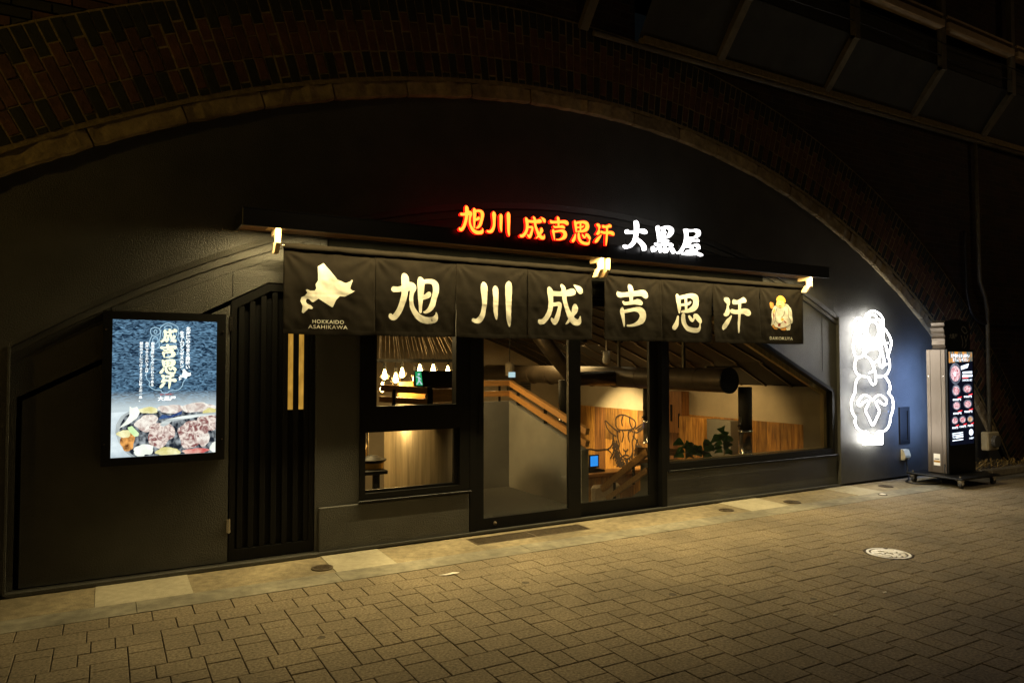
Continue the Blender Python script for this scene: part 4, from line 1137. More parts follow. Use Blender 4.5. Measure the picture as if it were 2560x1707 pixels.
# ------------------------------------------------------------------ canopy
cn = thing('entrance_canopy', 'long black canopy with cedar underside over the doors', 'canopy', (4.29, 0, 2.65))
fa = MB(); fa.cbox(0.872, 7.648, -0.41, -0.396, 2.636, 2.766, 0.003)
obj('fascia', fa, M['fascia'], cn)
ends = MB(); ends.box(0.872, 0.884, -0.3955, -0.0515, 2.646, 2.764); obj('end_plate', ends, M['fascia'], cn)
ends = MB(); ends.box(7.636, 7.648, -0.3955, -0.0515, 2.646, 2.764); obj('end_plate', ends, M['fascia'], cn)
obj('top_sheet', MB().box(0.885, 7.635, -0.3955, -0.0515, 2.752, 2.763), M['fascia'], cn)
obj('top_lip', MB().box(0.872, 7.648, -0.412, -0.385, 2.7665, 2.775), M['fascia'], cn)
for y0, y1 in ((-0.375, -0.27), (-0.268, -0.163), (-0.161, -0.0515)):
    obj('soffit_board', MB().cbox(0.886, 7.634, y0, y1, 2.662, 2.676, 0.002), M['soffit'], cn)
def hook_poly():
    return [(-0.345, 2.655), (-0.345, 2.535), (-0.285, 2.465), (-0.20, 2.465), (-0.255, 2.538), (-0.285, 2.55), (-0.285, 2.605), (-0.165, 2.605), (-0.165, 2.655)]
HK = [(1.146, 1.060, 1.232), (4.258, None, None), (4.338, None, None), (7.40, 7.34, 7.46)]
for x, a, b in HK:
    h = MB(); h.prism_x(hook_poly(), x - 0.018, x + 0.018)
    obj('curtain_hook', h, M['hook'], cn)
for a, b in ((1.085, 1.207), (4.20, 4.396), (7.345, 7.455)):
    obj('hook_plate', MB().cbox(a, b, -0.355, -0.15, 2.6552, 2.6618, 0.001), M['hook'], cn)

# ------------------------------------------------------------------ noren curtains
NY, NTOP, NBOT = -0.215, 2.512, 1.838
SE = [1.213, 1.968, 2.724, 3.476, 4.228]
SE2 = [4.383, 5.139, 5.895, 6.651, 7.407]
def cloth_y(x, z):
    """depth of the curtain surface at x, z: hanging folds, tension creases below the rod"""
    S_ = SE if x < 4.3 else SE2
    i = 0
    while i < 3 and x > S_[i + 1]: i += 1
    u = (x - S_[i]) / 0.755
    v = (NTOP - z) / (NTOP - NBOT)
    k = i + (0 if x < 4.3 else 4)
    ph = k * 1.7
    d = 0.011 * v * math.sin(math.pi * 2 * u * 0.9 + ph) + 0.006 * v * math.sin(math.pi * 2 * u * 2.1 + ph * 2.3)
    d += 0.010 * v * v * (abs(2 * u - 1) ** 4) * (1 if k % 2 else -1)
    # fans of creases from the seam heads
    for s, c in ((u, 1), (1 - u, -1)):
        r = math.hypot(s, v * 0.9) + 1e-4
        th = math.atan2(v * 0.9, s)
        d += 0.0085 * math.exp(-r * 2.6) * math.sin(th * 11 + ph * c) * min(1, r * 9)
    d += 0.008 * mnoise.noise((x * 5.2, z * 4.0, k * 3.1)) + 0.006 * mnoise.noise((x * 13.0 + z * 7, z * 9.0 - x * 4, k * 1.3)) + 0.0012 * mnoise.noise((x * 40, z * 31, 5))
    # horizontal storage fold
    d += 0.0009 * math.exp(-((v - 0.52) / 0.02) ** 2) - 0.0009 * math.exp(-((v - 0.545) / 0.02) ** 2)
    return NY + d * min(1, v * 8 + 0.15)
def drape(verts, faces, lift):
    mb = MB(); mb.add([(x, cloth_y(x, z) - lift, z) for x, z in verts], faces)
    return mb
def glyph_print(name, key, parent):
    x, z, h = NOREN_POS[key]
    st = place_glyph(key, x, z, h)
    v, f, e = field_mesh(lambda X, Z: stroke_field(st, X, Z), stroke_box(st), 0.0055)
    return obj(name, drape(v, f, 0.0022), M['print'], parent, True)
def fill_print(name, polys, parent, m, lift=0.0022, res=0.006):
    xs = [p[0] for q in polys for p in q]; zs = [p[1] for q in polys for p in q]
    v, f, e = field_mesh(lambda X, Z: poly_field(polys, X, Z), (min(xs) - .01, max(xs) + .01, min(zs) - .01, max(zs) + .01), res)
    return obj(name, drape(v, f, lift), m, parent, True)
def letter_print(name, body, x0, x1, z, h, parent):
    v, f = text_fit(body, x0, x1, z, h, 0.003, 1.12)
    return obj(name, drape(v, f, 0.0035), M['print'], parent)
def noren(S_, label, loc):
    t = thing('noren_curtain', label, 'curtain', loc, 'noren curtains under the canopy')
    x0, x1 = S_[0], S_[-1]
    obj('rod', MB().tube([(x0 - 0.09 if x0 < 2 else x0 - 0.11, -0.225, 2.537), (x1 + 0.03 if x1 < 5 else x1 + 0.02, -0.225, 2.537)], 0.011, 10), M['steel'], t, True)
    pk = MB()
    n, m_ = 150, 12
    vs = []
    for i in range(n + 1):
        x = x0 + (x1 - x0) * i / n
        for k in range(m_):
            a = 2 * math.pi * k / m_
            rr = 0.0235 + 0.004 * mnoise.noise((x * 9, a * 1.1, 1.5)) + 0.002 * mnoise.noise((x * 34, a * 2, 4.5))
            vs.append((x, -0.222 + rr * math.cos(a), 2.533 + rr * 1.12 * math.sin(a)))
    fs = [(i * m_ + k, i * m_ + (k + 1) % m_, (i + 1) * m_ + (k + 1) % m_, (i + 1) * m_ + k) for i in range(n) for k in range(m_)]
    pk.add(vs, fs)
    obj('rod_pocket', pk, M['cloth'], t, True)
    panels = []
    for i in range(4):
        a, b = S_[i] + 0.0003, S_[i + 1] - 0.0003
        nx, nz = 54, 50
        vs = []
        for p in range(nx + 1):
            for q in range(nz + 1):
                x = a + (b - a) * p / nx; z = NTOP - (NTOP - NBOT) * q / nz
                vs.append((x, cloth_y(min(max(x, a), b), z), z - (0.008 * math.sin(p / nx * math.pi) * (q / nz) ** 3)))
        fs = [(p * (nz + 1) + q, (p + 1) * (nz + 1) + q, (p + 1) * (nz + 1) + q + 1, p * (nz + 1) + q + 1) for p in range(nx) for q in range(nz)]
        mb = MB(); mb.add(vs, fs)
        pn = obj('panel', mb, M['cloth'], t, True)
        sm = pn.modifiers.new('thickness', 'SOLIDIFY'); sm.thickness = 0.0016; sm.offset = 1
        panels.append(pn)
    for i in range(4):
        hm = MB()
        a, b = S_[i] + 0.001, S_[i + 1] - 0.001
        hm_v = []
        for p in range(41):
            x = a + (b - a) * p / 40
            hm_v += [(x, cloth_y(x, NBOT + 0.03) - 0.0016, NBOT + 0.033), (x, cloth_y(x, NBOT + 0.015) - 0.0034, NBOT + 0.018), (x, cloth_y(x, NBOT) - 0.0018, NBOT + 0.001 - 0.008 * math.sin(p / 40 * math.pi))]
        hm.add(hm_v, [(3 * p + q, 3 * (p + 1) + q, 3 * (p + 1) + q + 1, 3 * p + q + 1) for p in range(40) for q in range(2)])
        obj('hem', hm, M['cloth'], panels[i], True)
    return t, panels
n1, P1 = noren(SE, 'black noren curtain with island map and three large cream characters, left of the middle hooks', (2.7, -0.22, 1.84))
fill_print('map_print', [HOKKAIDO], P1[0], M['print'])
letter_print('lettering', 'HOKKAIDO', 1.445, 1.704, 1.925, 0.030, P1[0])
letter_print('lettering', 'ASAHIKAWA', 1.413, 1.733, 1.882, 0.030, P1[0])
glyph_print('character_print', 'asahi', P1[1]); glyph_print('character_print', 'kawa', P1[2]); glyph_print('character_print', 'nari', P1[3])
n2, P2 = noren(SE2, 'black noren curtain with three cream characters and a small robed figure', (5.9, -0.22, 1.84))
glyph_print('character_print', 'kichi', P2[0]); glyph_print('character_print', 'omou', P2[1]); glyph_print('character_print', 'ase', P2[2])
fg = fill_print('figure_print', [FIGURE['robe']], P2[3], M['print'], 0.0022, 0.005)
for k, mm in (('hat', 'printyellow'), ('face', 'printskin'), ('mallet', 'printochre'), ('hand', 'printyellow'), ('cuff', 'printred'), ('cord', 'printred'), ('sash', 'printred'), ('bale_a', 'printochre'), ('bale_b', 'printochre'), ('purse', 'printyellow')):
    fill_print('figure_print', [FIGURE[k]], P2[3], M[mm], 0.0034 + (0.0006 if k in ('hat', 'hand') else 0), 0.0035)
st = [thin(catmull(L, 4), 0.0062) for L in FIGURE_LINES]
v, f, e = field_mesh(lambda X, Z: stroke_field(st, X, Z), stroke_box(st), 0.0024)
obj('outline_print', drape(v, f, 0.0052), M['printline'], P2[3])
letter_print('lettering', 'DAIKOKUYA', 6.812, 7.208, 1.881, 0.037, P2[3])

# ------------------------------------------------------------------ lit channel letters on the canopy
KS = 5.555 / 5.7            # letters stand in front of the fascia, nearer than where they were measured
def channel_letters(name, label, keys, face, side, loc, depth=0.035):
    t = thing(name, label, 'sign', loc, None)
    for key, (x, z, h, w) in keys:
        st = [[(a_, b_, c_ * (0.60 if w is None else 0.95)) for a_, b_, c_ in s_] for s_ in place_glyph(key, x * KS, 1.6 + (z - 1.6) * KS, h * KS, w * KS if w else None)]
        v, f, e = field_mesh(lambda X, Z: stroke_field(st, X, Z), stroke_box(st), 0.004)
        y0, y1 = -0.455, -0.455 + depth
        fm = MB(); fm.add([(x_, y0, z_) for x_, z_ in v], f)
        lt = obj('letter', fm, face, t)
        sm_ = MB()
        for a, b in e:
            sm_.add([(v[a][0], y0 + 0.001, v[a][1]), (v[b][0], y0 + 0.001, v[b][1]), (v[b][0], y1, v[b][1]), (v[a][0], y1, v[a][1])], [(0, 1, 2, 3)])
        obj('return', sm_, side, lt)
        if w is not None:
            v2, f2, e2 = field_mesh(lambda X, Z: stroke_field(st, X, Z) - 0.0055, stroke_box(st, 0.02), 0.004)
            rm = MB(); rm.add([(x_, y0 + 0.006, z_) for x_, z_ in v2], f2)  # wider glowing plate, added to draw the red halo round the letter
            obj('red_halo', rm, side, lt)
        bk = MB(); bk.add([(x_, y1 + 0.0005, z_) for x_, z_ in v], f)
        obj('back_plate', bk, M['black'], lt)
        p = min(q[0] for s in st for q in s); q = max(q[0] for s in st for q in s)
        for fx in (p + 0.035, q - 0.035):
            obj('mounting_bar', MB().box(fx - 0.005, fx + 0.005, y1 + 0.0015, y1 + 0.0075, 2.69, 2.76 + h * 0.3), M['black'], lt)
    return t
channel_letters('red_lit_sign', 'row of six red glowing characters standing on the canopy', list(SIGN_POS.items()), M['red'], M['redside'], (3.4, -0.44, 2.75))
channel_letters('white_lit_sign', 'row of three white glowing characters standing on the canopy', [(k, (*NOREN_POS[k], None)) for k in ('dai', 'kuro', 'ya')], M['white'], M['white'], (4.95, -0.44, 2.75))

# ------------------------------------------------------------------ white neon sign on the outer wall
ns = thing('neon_sign', 'white neon outline of a robed figure above a sheep on the dark wall', 'neon sign', (8.93, -0.11, 0.52))
for k, L in NEON.items():
    closed = L[0] == L[-1]
    P = catmull(L[:-1] if closed else L, 5, closed)
    if closed: P.append(P[0])
    obj('tube', MB().tube([(x, -0.12, z) for x, z in P], 0.0105, 8), M['neon'], ns, True)
obj('base_block', MB().prism(NEON_BLOCK, -0.135, -0.105), M['neon'], ns)
sup = MB()
for x, z in ((8.62, 0.95), (9.25, 0.95), (8.62, 1.9), (9.2, 1.75), (8.93, 0.66), (8.93, 2.2)):
    obj('standoff', MB().tube([(x, -0.118, z), (x, -0.0505, z)], 0.006, 6), M['steel'], ns)
# ------------------------------------------------------------------ backlit poster box
PX0, PX1, PZ0, PZ1 = 0.04, 0.742, 0.92, 1.92
pb = thing('poster_lightbox', 'black wall mounted lightbox with glowing blue and white grilled meat poster', 'lightbox', (0.39, -0.06, 0.86))
obj('frame', holed([(-0.022, 0.862), (0.806, 0.862), (0.806, 1.98), (-0.022, 1.98)], [[(PX0, PZ0), (PX1, PZ0), (PX1, PZ1), (PX0, PZ1)]], -0.115, -0.098), M['blackgloss'], pb)
obj('housing', MB().box(-0.018, 0.802, -0.0975, 0.004, 0.866, 1.976), M['black'], pb)
for x, z in ((-0.002, 1.845), (-0.002, 1.02), (0.786, 1.845), (0.786, 1.02)):
    obj('bolt', MB().tube([(x, -0.124, z), (x, -0.1152, z)], 0.007, 10), M['steel'], pb)
slate = glow('poster_slate', (0.0035, 0.012, 0.032), 1.5, (0.20, 0.38, 0.60), 8, (2.0, 1, 6.5), 0.40, 0.78, 'SLATE', 12, 2.2)
N, L = slate.node_tree.nodes, slate.node_tree.links          # the print fades from slate to steam above the pan
e_ = [q for q in N if q.type == 'EMISSION'][0]
rmp = [q for q in N if q.type == 'VALTORGB'][0]
tcn = [q for q in N if q.type == 'TEX_COORD'][0]
sep = N.new('ShaderNodeSeparateXYZ'); mr = N.new('ShaderNodeMapRange'); mx = N.new('ShaderNodeMix'); mx.data_type = 'RGBA'
mr.inputs[1].default_value = 1.40 - 0.86; mr.inputs[2].default_value = 1.275 - 0.86
mx.inputs[7].default_value = (0.50, 0.56, 0.62, 1)
L.new(tcn.outputs['Object'], sep.inputs[0]); L.new(sep.outputs['Z'], mr.inputs[0]); L.new(mr.outputs[0], mx.inputs[0]); L.new(rmp.outputs[0], mx.inputs[6]); L.new(mx.outputs[2], e_.inputs['Color'])
scr = obj('screen', MB().flat([(PX0, PZ0), (PX1, PZ0), (PX1, PZ1), (PX0, PZ1)], -0.1), slate, pb)
pu = lambda u: PX0 + u * (PX1 - PX0)
pv = lambda v: PZ1 - v * (PZ1 - PZ0)
layer = [0]
def pprint(name, mb2, m, parent=None):
    layer[0] += 1
    y = -0.1003 - 0.00022 * layer[0]
    v, f = mb2
    mb = MB(); mb.add([(x, y, z) for x, z in v], f)
    return obj(name, mb, m, parent or scr)
E_white = glow('poster_white_ink', (0.95, 0.97, 1.0), 2.0)
E_line = glow('poster_pale_blue_ink', (0.40, 0.60, 0.78), 1.3)
E_gold = glow('poster_cream_ink', (1.0, 0.96, 0.62), 1.8)
E_redink = glow('poster_red_ink', (0.75, 0.10, 0.08), 0.9)
rp = random.Random(21)
def blob(cu, cv, ru, rv, rough=0.12, n=26, seed=0):
    q = random.Random(seed)
    ph = [q.uniform(0, 6.28) for _ in range(4)]
    P = []
    for i in range(n):
        a = 2 * math.pi * i / n
        k = 1 + rough * (math.sin(2 * a + ph[0]) * .6 + math.sin(3 * a + ph[1]) * .7 + math.sin(5 * a + ph[2]) * .5 + math.sin(9 * a + ph[3]) * .25)
        P.append((min(max(pu(cu + ru * k * math.cos(a)), PX0 + .001), PX1 - .001), min(max(pv(cv + rv * k * math.sin(a)), PZ0 + .001), PZ1 - .001)))
    return P
def uvpoly(pts):
    return [(min(max(pu(u), PX0 + .001), PX1 - .001), min(max(pv(v), PZ0 + .001), PZ1 - .001)) for u, v in pts]
def area_(P, name, m):
    return pprint(name, (P, [tuple(range(len(P)))]), m)
food_bg = glow('poster_pan_haze', (0.30, 0.36, 0.44), 1.6, (0.72, 0.78, 0.84), 5, (1, 1, 1.6), 0.3, 0.7)
E_pan = glow('poster_pan_steel', (0.22, 0.25, 0.28), 1.5, (0.55, 0.58, 0.60), 6, (1, 1, 1), 0.3, 0.7)
E_dark = glow('poster_dark_grill', (0.012, 0.016, 0.026), 1.5, (0.42, 0.45, 0.50), 22, (1.4, 1, 1.0), 0.42, 0.72)
E_meat = glow('poster_grilled_meat', (0.22, 0.075, 0.075), 1.5, (0.78, 0.66, 0.62), 24, (1, 1, 1), 0.38, 0.60, 'NOISE', 8, 1.6)
E_meat2 = glow('poster_pale_meat', (0.46, 0.33, 0.31), 1.5, (0.85, 0.78, 0.74), 20, (1, 1, 1), 0.35, 0.62, 'NOISE', 7, 1.0)
E_carrot = glow('poster_carrot', (0.10, 0.03, 0.01), 1.5, (0.80, 0.36, 0.10), 22, (1, 1, 1), 0.35, 0.6)
E_leek = glow('poster_leek', (0.45, 0.68, 0.30), 1.5, (0.70, 0.86, 0.52), 12)
E_onion = glow('poster_onion', (0.66, 0.68, 0.62), 1.5, (0.92, 0.92, 0.88), 9)
E_pump = glow('poster_pumpkin', (0.62, 0.54, 0.22), 1.5, (0.90, 0.84, 0.56), 12)
E_rind = glow('poster_red_rind', (0.55, 0.10, 0.10), 1.5, (0.85, 0.62, 0.52), 14)
E_tong = glow('poster_steel_tongs', (0.34, 0.37, 0.40), 1.5, (0.82, 0.85, 0.86), 4, (0.4, 1, 9))
top_edge = [(0.0, .675), (.1, .672), (.2, .67), (.32, .668), (.45, .665), (.58, .665), (.7, .668), (.82, .665), (.92, .66), (1.0, .66)]
area_(uvpoly(top_edge + [(1.0, 1.0), (0, 1.0)]), 'picture_print', food_bg)
rim = [(.17, .665), (.09, .70), (.045, .76), (.04, .82), (.07, .89), (.13, .96), (.19, 1.0)]
area_(uvpoly(rim + [(1.0, 1.0), (1.0, .67), (.6, .665), (.3, .67)]), 'picture_print', E_pan)
rim2 = [(u + .035, v + .004) for u, v in rim]
area_(uvpoly(rim2 + [(1.0, 1.0), (1.0, .66), (.6, .66), (.33, .68)]), 'picture_print', E_dark)
for i, (cu, cv, ru, rv, mm) in enumerate([(.56, .66, .12, .035, E_meat2), (.83, .655, .16, .04, E_meat2), (.33, .76, .11, .06, E_meat2), (.34, .665, .1, .022, E_pump), (.95, .69, .08, .03, E_pump),
                                          (.92, .775, .13, .065, E_meat), (.46, .845, .125, .095, E_meat), (.77, .85, .15, .10, E_meat), (.88, .90, .06, .05, E_meat2),
                                          (.155, .885, .065, .072, E_carrot), (.12, .83, .06, .03, E_pump), (.31, .95, .085, .04, E_onion), (.53, .975, .12, .03, E_pump), (.80, .985, .12, .026, E_rind), (.985, .96, .04, .04, E_onion), (.27, .975, .05, .03, E_onion)]):
    area_(blob(cu, cv, ru, rv, 0.13, 30, i + 3), 'picture_print', mm)
area_(uvpoly([(.15, .785), (.19, .775), (.255, .83), (.25, .85), (.215, .855), (.165, .815)]), 'picture_print', E_leek)
area_(uvpoly([(.165, .63), (.19, .645), (.235, .635), (.262, .675), (.235, .72), (.16, .76), (.07, .79), (.13, .74), (.165, .70)]), 'picture_print', E_onion)
area_(uvpoly([(.45, .775), (.47, .755), (.52, .735), (.66, .715), (.85, .700), (1.0, .695), (1.0, .715), (.84, .723), (.66, .742), (.56, .752), (.53, .775), (.48, .79)]), 'picture_print', E_tong)
area_(uvpoly([(.43, .735), (.47, .70), (.55, .71), (.66, .675), (.66, .70), (.55, .725)]), 'picture_print', glow('poster_blue_glint', (0.03, 0.06, 0.25), 0.8, (0.10, 0.2, 0.5), 30))
# pale line drawing of the emblem
nx0, nx1 = 8.46, 9.41; nz0, nz1 = 0.52, 2.31
def on_poster(x, z): return pu(0.315 + (x - nx0) / (nx1 - nx0) * 0.40), pv(0.018 + (nz1 - z) / (nz1 - nz0) * 0.555)
st = [thin([on_poster(*p) for p in catmull(L, 4)], 0.0055) for k, L in NEON.items() if k not in ('fold', 'chest', 'brim', 'face')]
v, f, e = field_mesh(lambda X, Z: stroke_field(st, X, Z), stroke_box(st), 0.0035)
pprint('emblem_print', (v, f), E_line)
sx = [min(p[0] for p in HOKKAIDO), max(p[0] for p in HOKKAIDO), min(p[1] for p in HOKKAIDO), max(p[1] for p in HOKKAIDO)]
P = [(pu(.625 + (x - sx[0]) / (sx[1] - sx[0]) * .125), pv(.447 - (z - sx[2]) / (sx[3] - sx[2]) * .087)) for x, z in HOKKAIDO]
area_(P, 'map_print', E_white)
for key, v0 in (('nari', .062), ('kichi', .180), ('omou', .297), ('ase', .41)):
    st = place_glyph(key, pu(.452), pv(v0 + .096), 0.096 * (PZ1 - PZ0), 0.098)
    st = [[(a, b, c * 1.3) for a, b, c in s] for s in st]
    v, f, e = field_mesh(lambda X, Z: stroke_field(st, X, Z), stroke_box(st), 0.0025)
    pprint('character_print', (v, f), E_gold)
def column_text(body, u, v0, v1, m, bold=0.03):
    n_ = len(body)
    step = (v1 - v0) / n_ * (PZ1 - PZ0)
    vs, fs = [], []
    for i, ch in enumerate(body):
        a, b = text_mesh(ch, step * 0.98, bold * step)
        if not a: continue
        k = len(vs)
        zt = pv(v0) - step * (i + 0.88)
        vs += [(x + pu(u) - step * 0.5, y + zt) for x, y in a]
        fs += [tuple(q + k for q in p) for p in b]
    pprint('lettering', (vs, fs), m)
column_text('北海道のなまら美味い', .712, .042, .362, E_white)
column_text('生ラムジンギスカン', .652, .075, .355, E_white)
column_text('創業当時からのこだわりである', .372, .16, .49, E_white, .02)
column_text('肉厚で柔らかいラムは、', .318, .16, .41, E_white, .02)
column_text('秘伝のタレにつけるとまさに極上の一品。', .265, .16, .60, E_white, .02)
pprint('lettering', text_fit('大黒屋', pu(.425), pu(.60), pv(.597), 0.034, 0.03), E_white)
pprint('lettering', text_fit('旭川 成吉思汗', pu(.445), pu(.58), pv(.556), 0.013, 0.02), E_redink)
obj('cover_glass', MB().box(PX0 - .004, PX1 + .004, -0.1138, -0.1125, PZ0 - .004, PZ1 + .004), M['glass'], pb)

# ------------------------------------------------------------------ digital menu totem on a trolley
tx0, tx1, ty0, ty1, tz0, tz1 = 9.64, 10.27, -0.70, -0.42, 0.145, 1.79
tl = thing('flat_trolley', 'low black flat trolley on castors under the digital menu sign', 'trolley', (9.95, -0.6, 0.0))
obj('deck', MB().cbox(9.44, 10.32, -0.97, -0.24, 0.112, 0.138, 0.006), M['black'], tl)
obj('edge_rail', MB().tube([(9.44, -0.972, 0.128), (9.44, -0.24, 0.128)], 0.009, 8).tube([(9.44, -0.972, 0.128), (10.32, -0.972, 0.128)], 0.009, 8), M['blackgloss'], tl)
for x, y in ((9.50, -0.91), (9.50, -0.30), (10.26, -0.91), (10.26, -0.30)):
    cs = obj('caster', MB().obox((x, y, 0.112), (x + 0.02, y, 0.05), 0.05, 0.05).cbox(x - 0.04, x + 0.04, y - 0.035, y + 0.035, 0.1, 0.1118, 0.003), M['steel'], tl)
    obj('wheel', MB().tube([(x + 0.02, y - 0.018, 0.042), (x + 0.02, y + 0.018, 0.042)], 0.041, 16), M['cable'], cs)
    obj('bolt', MB().tube([(x, y, 0.138), (x, y, 0.162)], 0.012, 8), M['steel'], cs)
tt_ = thing('menu_totem', 'tall digital menu sign with bronze sides and glowing black menu screen', 'digital sign', (9.95, -0.56, tz0))
obj('cabinet', MB().cbox(tx0 + .006, tx1, ty0 + .03, ty1, tz0, tz1, 0.006), M['black'], tt_)
obj('front_frame', MB().cbox(tx0, tx1 + .004, ty0, ty0 + .0295, tz0, tz1, 0.004), M['blackgloss'], tt_)
for y0, y1 in ((-0.667, -0.615), (-0.612, -0.475), (-0.472, -0.424)):
    obj('side_panel', MB().cbox(tx0 - .002, tx0 + .0055, y0, y1, tz0 + .006, tz1 - .006, 0.0015), M['champagne'], tt_)
for y, z in ((-0.64, 0.42), (-0.45, 0.42), (-0.64, 1.43), (-0.45, 1.43)):
    obj('screw', MB().tube([(tx0 - .006, y, z), (tx0 - .0021, y, z)], 0.007, 8), M['steel'], tt_)
lb = obj('rating_label', MB().box(tx0 - .0035, tx0 - .0022, -0.585, -0.50, 0.245, 0.40), M['whitepaint'], tt_)
obj('label_stripe', MB().box(tx0 - .0045, tx0 - .0036, -0.583, -0.502, 0.285, 0.312), M['printyellow'], lb)
obj('label_stripe', MB().box(tx0 - .0045, tx0 - .0036, -0.575, -0.51, 0.325, 0.336), M['black'], lb)
# ornate header board behind the top
hd = [(9.66, 1.792), (10.26, 1.792), (10.28, 1.90), (10.26, 1.96), (10.29, 2.05), (10.24, 2.10), (10.26, 2.16), (9.96, 2.20), (9.70, 2.16), (9.72, 2.10), (9.65, 2.05), (9.69, 1.96), (9.67, 1.90)]
hb = obj('header_board', MB().prism(hd, -0.66, -0.60), M['black'], tt_)
sidep = [(9.64, 1.80), (9.66, 1.83), (9.635, 1.85), (9.645, 1.90), (9.63, 1.93), (9.655, 1.96), (9.62, 2.00), (9.63, 2.03), (9.60, 2.07), (9.64, 2.10), (9.62, 2.14), (9.66, 2.17)]
sp = MB(); m2 = len(sidep)
sp.add([(x, -0.67, z) for x, z in sidep] + [(x, -0.50, z) for x, z in sidep], [(i, i + 1, i + 1 + m2, i + m2) for i in range(m2 - 1)])
so = obj('carved_edge', sp, M['champagne'], hb)
sm = so.modifiers.new('thick', 'SOLIDIFY'); sm.thickness = 0.01
v, f = text_fit('大黒屋', 9.76, 9.96, 1.93, 0.07, 0.02)
mb = MB(); mb.add([(x, -0.6612, z) for x, z in v], f); obj('lettering', mb, M['pipe'], hb)
st = [thin(catmull(L, 3), 0.012) for L in [[(10.06, 2.06), (10.10, 2.10), (10.16, 2.08), (10.20, 2.03), (10.14, 2.01), (10.06, 2.06)], [(10.05, 1.98), (10.09, 1.88), (10.07, 1.82)], [(10.13, 1.97), (10.17, 1.86), (10.12, 1.81)], [(10.22, 1.99), (10.17, 1.90)]]]
v, f, e = field_mesh(lambda X, Z: stroke_field(st, X, Z), stroke_box(st), 0.006)
mb = MB(); mb.add([(x, -0.6612, z) for x, z in v], f); obj('emblem_print', mb, M['pipe'], hb)
# back screen facing the wall
E_back = glow('menu_back_glow', (0.30, 0.48, 1.0), 9.0)
obj('back_screen', MB().add([(tx0 + .05, ty1 + .0015, 0.55), (tx1 - .05, ty1 + .0015, 0.55), (tx1 - .05, ty1 + .0015, 1.72), (tx0 + .05, ty1 + .0015, 1.72)], [(0, 1, 2, 3)]), E_back, tt_)
# screen
sx0, sx1, sz0, sz1 = tx0 + .03, tx1 - .03, 0.52, 1.755
E_blk = glow('menu_black', (0.004, 0.005, 0.012), 1.0)
ms = obj('screen', MB().flat([(sx0, sz0), (sx1, sz0), (sx1, sz1), (sx0, sz1)], ty0 - .0008), E_blk, tt_)
mu_ = lambda u: sx0 + u * (sx1 - sx0)
mv_ = lambda v: sz1 - v * (sz1 - sz0)
lay2 = [0]
def mprint(name, vf, m):
    lay2[0] += 1
    y = ty0 - .0012 - .0003 * lay2[0]
    mb = MB(); mb.add([(x, y, z) for x, z in vf[0]], vf[1])
    return obj(name, mb, m, ms)
def mpoly(pts, m, name='picture_print'):
    return mprint(name, ([(mu_(u), mv_(v)) for u, v in pts], [tuple(range(len(pts)))]), m)
def mdisc(u, v, ru, rv, m, n=22):
    return mpoly([(u + ru * math.cos(a), v + rv * math.sin(a)) for a in np.linspace(0, 2 * math.pi, n + 1)[:-1]], m)
E_w = glow('menu_white', (0.80, 0.88, 1.0), 2.0)
E_fire = glow('menu_flame', (0.10, 0.16, 0.16), 1.0, (0.85, 0.36, 0.06), 6, (3, 1, 1.2), 0.42, 0.62)
E_dish = glow('menu_dish', (0.05, 0.06, 0.09), 1.0, (0.24, 0.27, 0.34), 12)
E_raw = glow('menu_raw_meat', (0.50, 0.10, 0.12), 1.2, (0.92, 0.70, 0.74), 30, (1, 1, 1), 0.38, 0.6, 'NOISE', 6, 1.5)
E_r = glow('menu_red', (0.8, 0.03, 0.04), 1.4)
E_y = glow('menu_brown', (0.50, 0.22, 0.08), 1.1, (0.8, 0.6, 0.4), 20)
mpoly([(0, 0), (1, 0), (1, .10), (0, .12)], E_fire)
def mtext(body, u0, u1, v, hh, m=E_w, bold=0.02):
    mprint('lettering', text_fit(body, mu_(u0), mu_(u1), mv_(v), hh, bold), m)
mtext('北海道のなまら美味い', .09, .88, .062, .05)
mtext('生ラムジンギスカン', .16, .82, .104, .05)
mdisc(.26, .235, .25, .115, E_dish); mdisc(.26, .235, .20, .085, E_raw); mdisc(.24, .24, .05, .025, E_w)
mpoly([(.49, .155), (.84, .125), (.78, .172), (.50, .195)], E_w)
mpoly([(.56, .215), (.97, .21), (.97, .232), (.56, .238)], E_w); mpoly([(.55, .25), (.98, .245), (.98, .27), (.55, .277)], E_w)
mpoly([(.55, .279), (.8, .276), (.8, .286), (.55, .289)], E_r)
mtext('DAIKOKU SET', .55, .96, .318, .028)
def dish(u, v, ru, rv, meat, name, price, u0, u1):
    mdisc(u, v, ru, rv, E_dish); mdisc(u, v + .003, ru * .78, rv * .75, meat)
    mpoly([(u0 + (u1 - u0) * .5, v + rv * 1.05 + .012), (u1, v + rv * 1.05), (u1, v + rv * 1.05 + .012), (u0 + (u1 - u0) * .6, v + rv * 1.05 + .026)], E_r)
    mtext(price, u0, u1 - .04, v + rv * 1.05 + .046, .030, E_w, .03)
dish(.27, .415, .17, .062, E_raw, '', '850円', .12, .5); dish(.74, .40, .19, .05, E_raw, '', '950円', .58, .96)
dish(.27, .575, .17, .05, E_raw, '', '800円', .12, .5); dish(.74, .565, .18, .048, E_raw, '', '900円', .58, .96)
dish(.18, .735, .14, .042, E_raw, '', '850円', .06, .34); dish(.50, .73, .14, .04, E_raw, '', '1200円', .36, .67); dish(.82, .73, .13, .036, E_y, '', '780円', .70, .97)
for v_ in (.865, .885, .94):
    mpoly([(.05, v_ + .004), (.50, v_ - .002), (.50, v_ + .008), (.05, v_ + .014)], E_w)
mtext('TEL', .05, .16, .925, .02)
mpoly([(.18, .905), (.50, .90), (.50, .92), (.18, .926)], E_w)
mdisc(.84, .875, .09, .035, E_w); mtext('大黒屋', .75, .95, .95, .026)
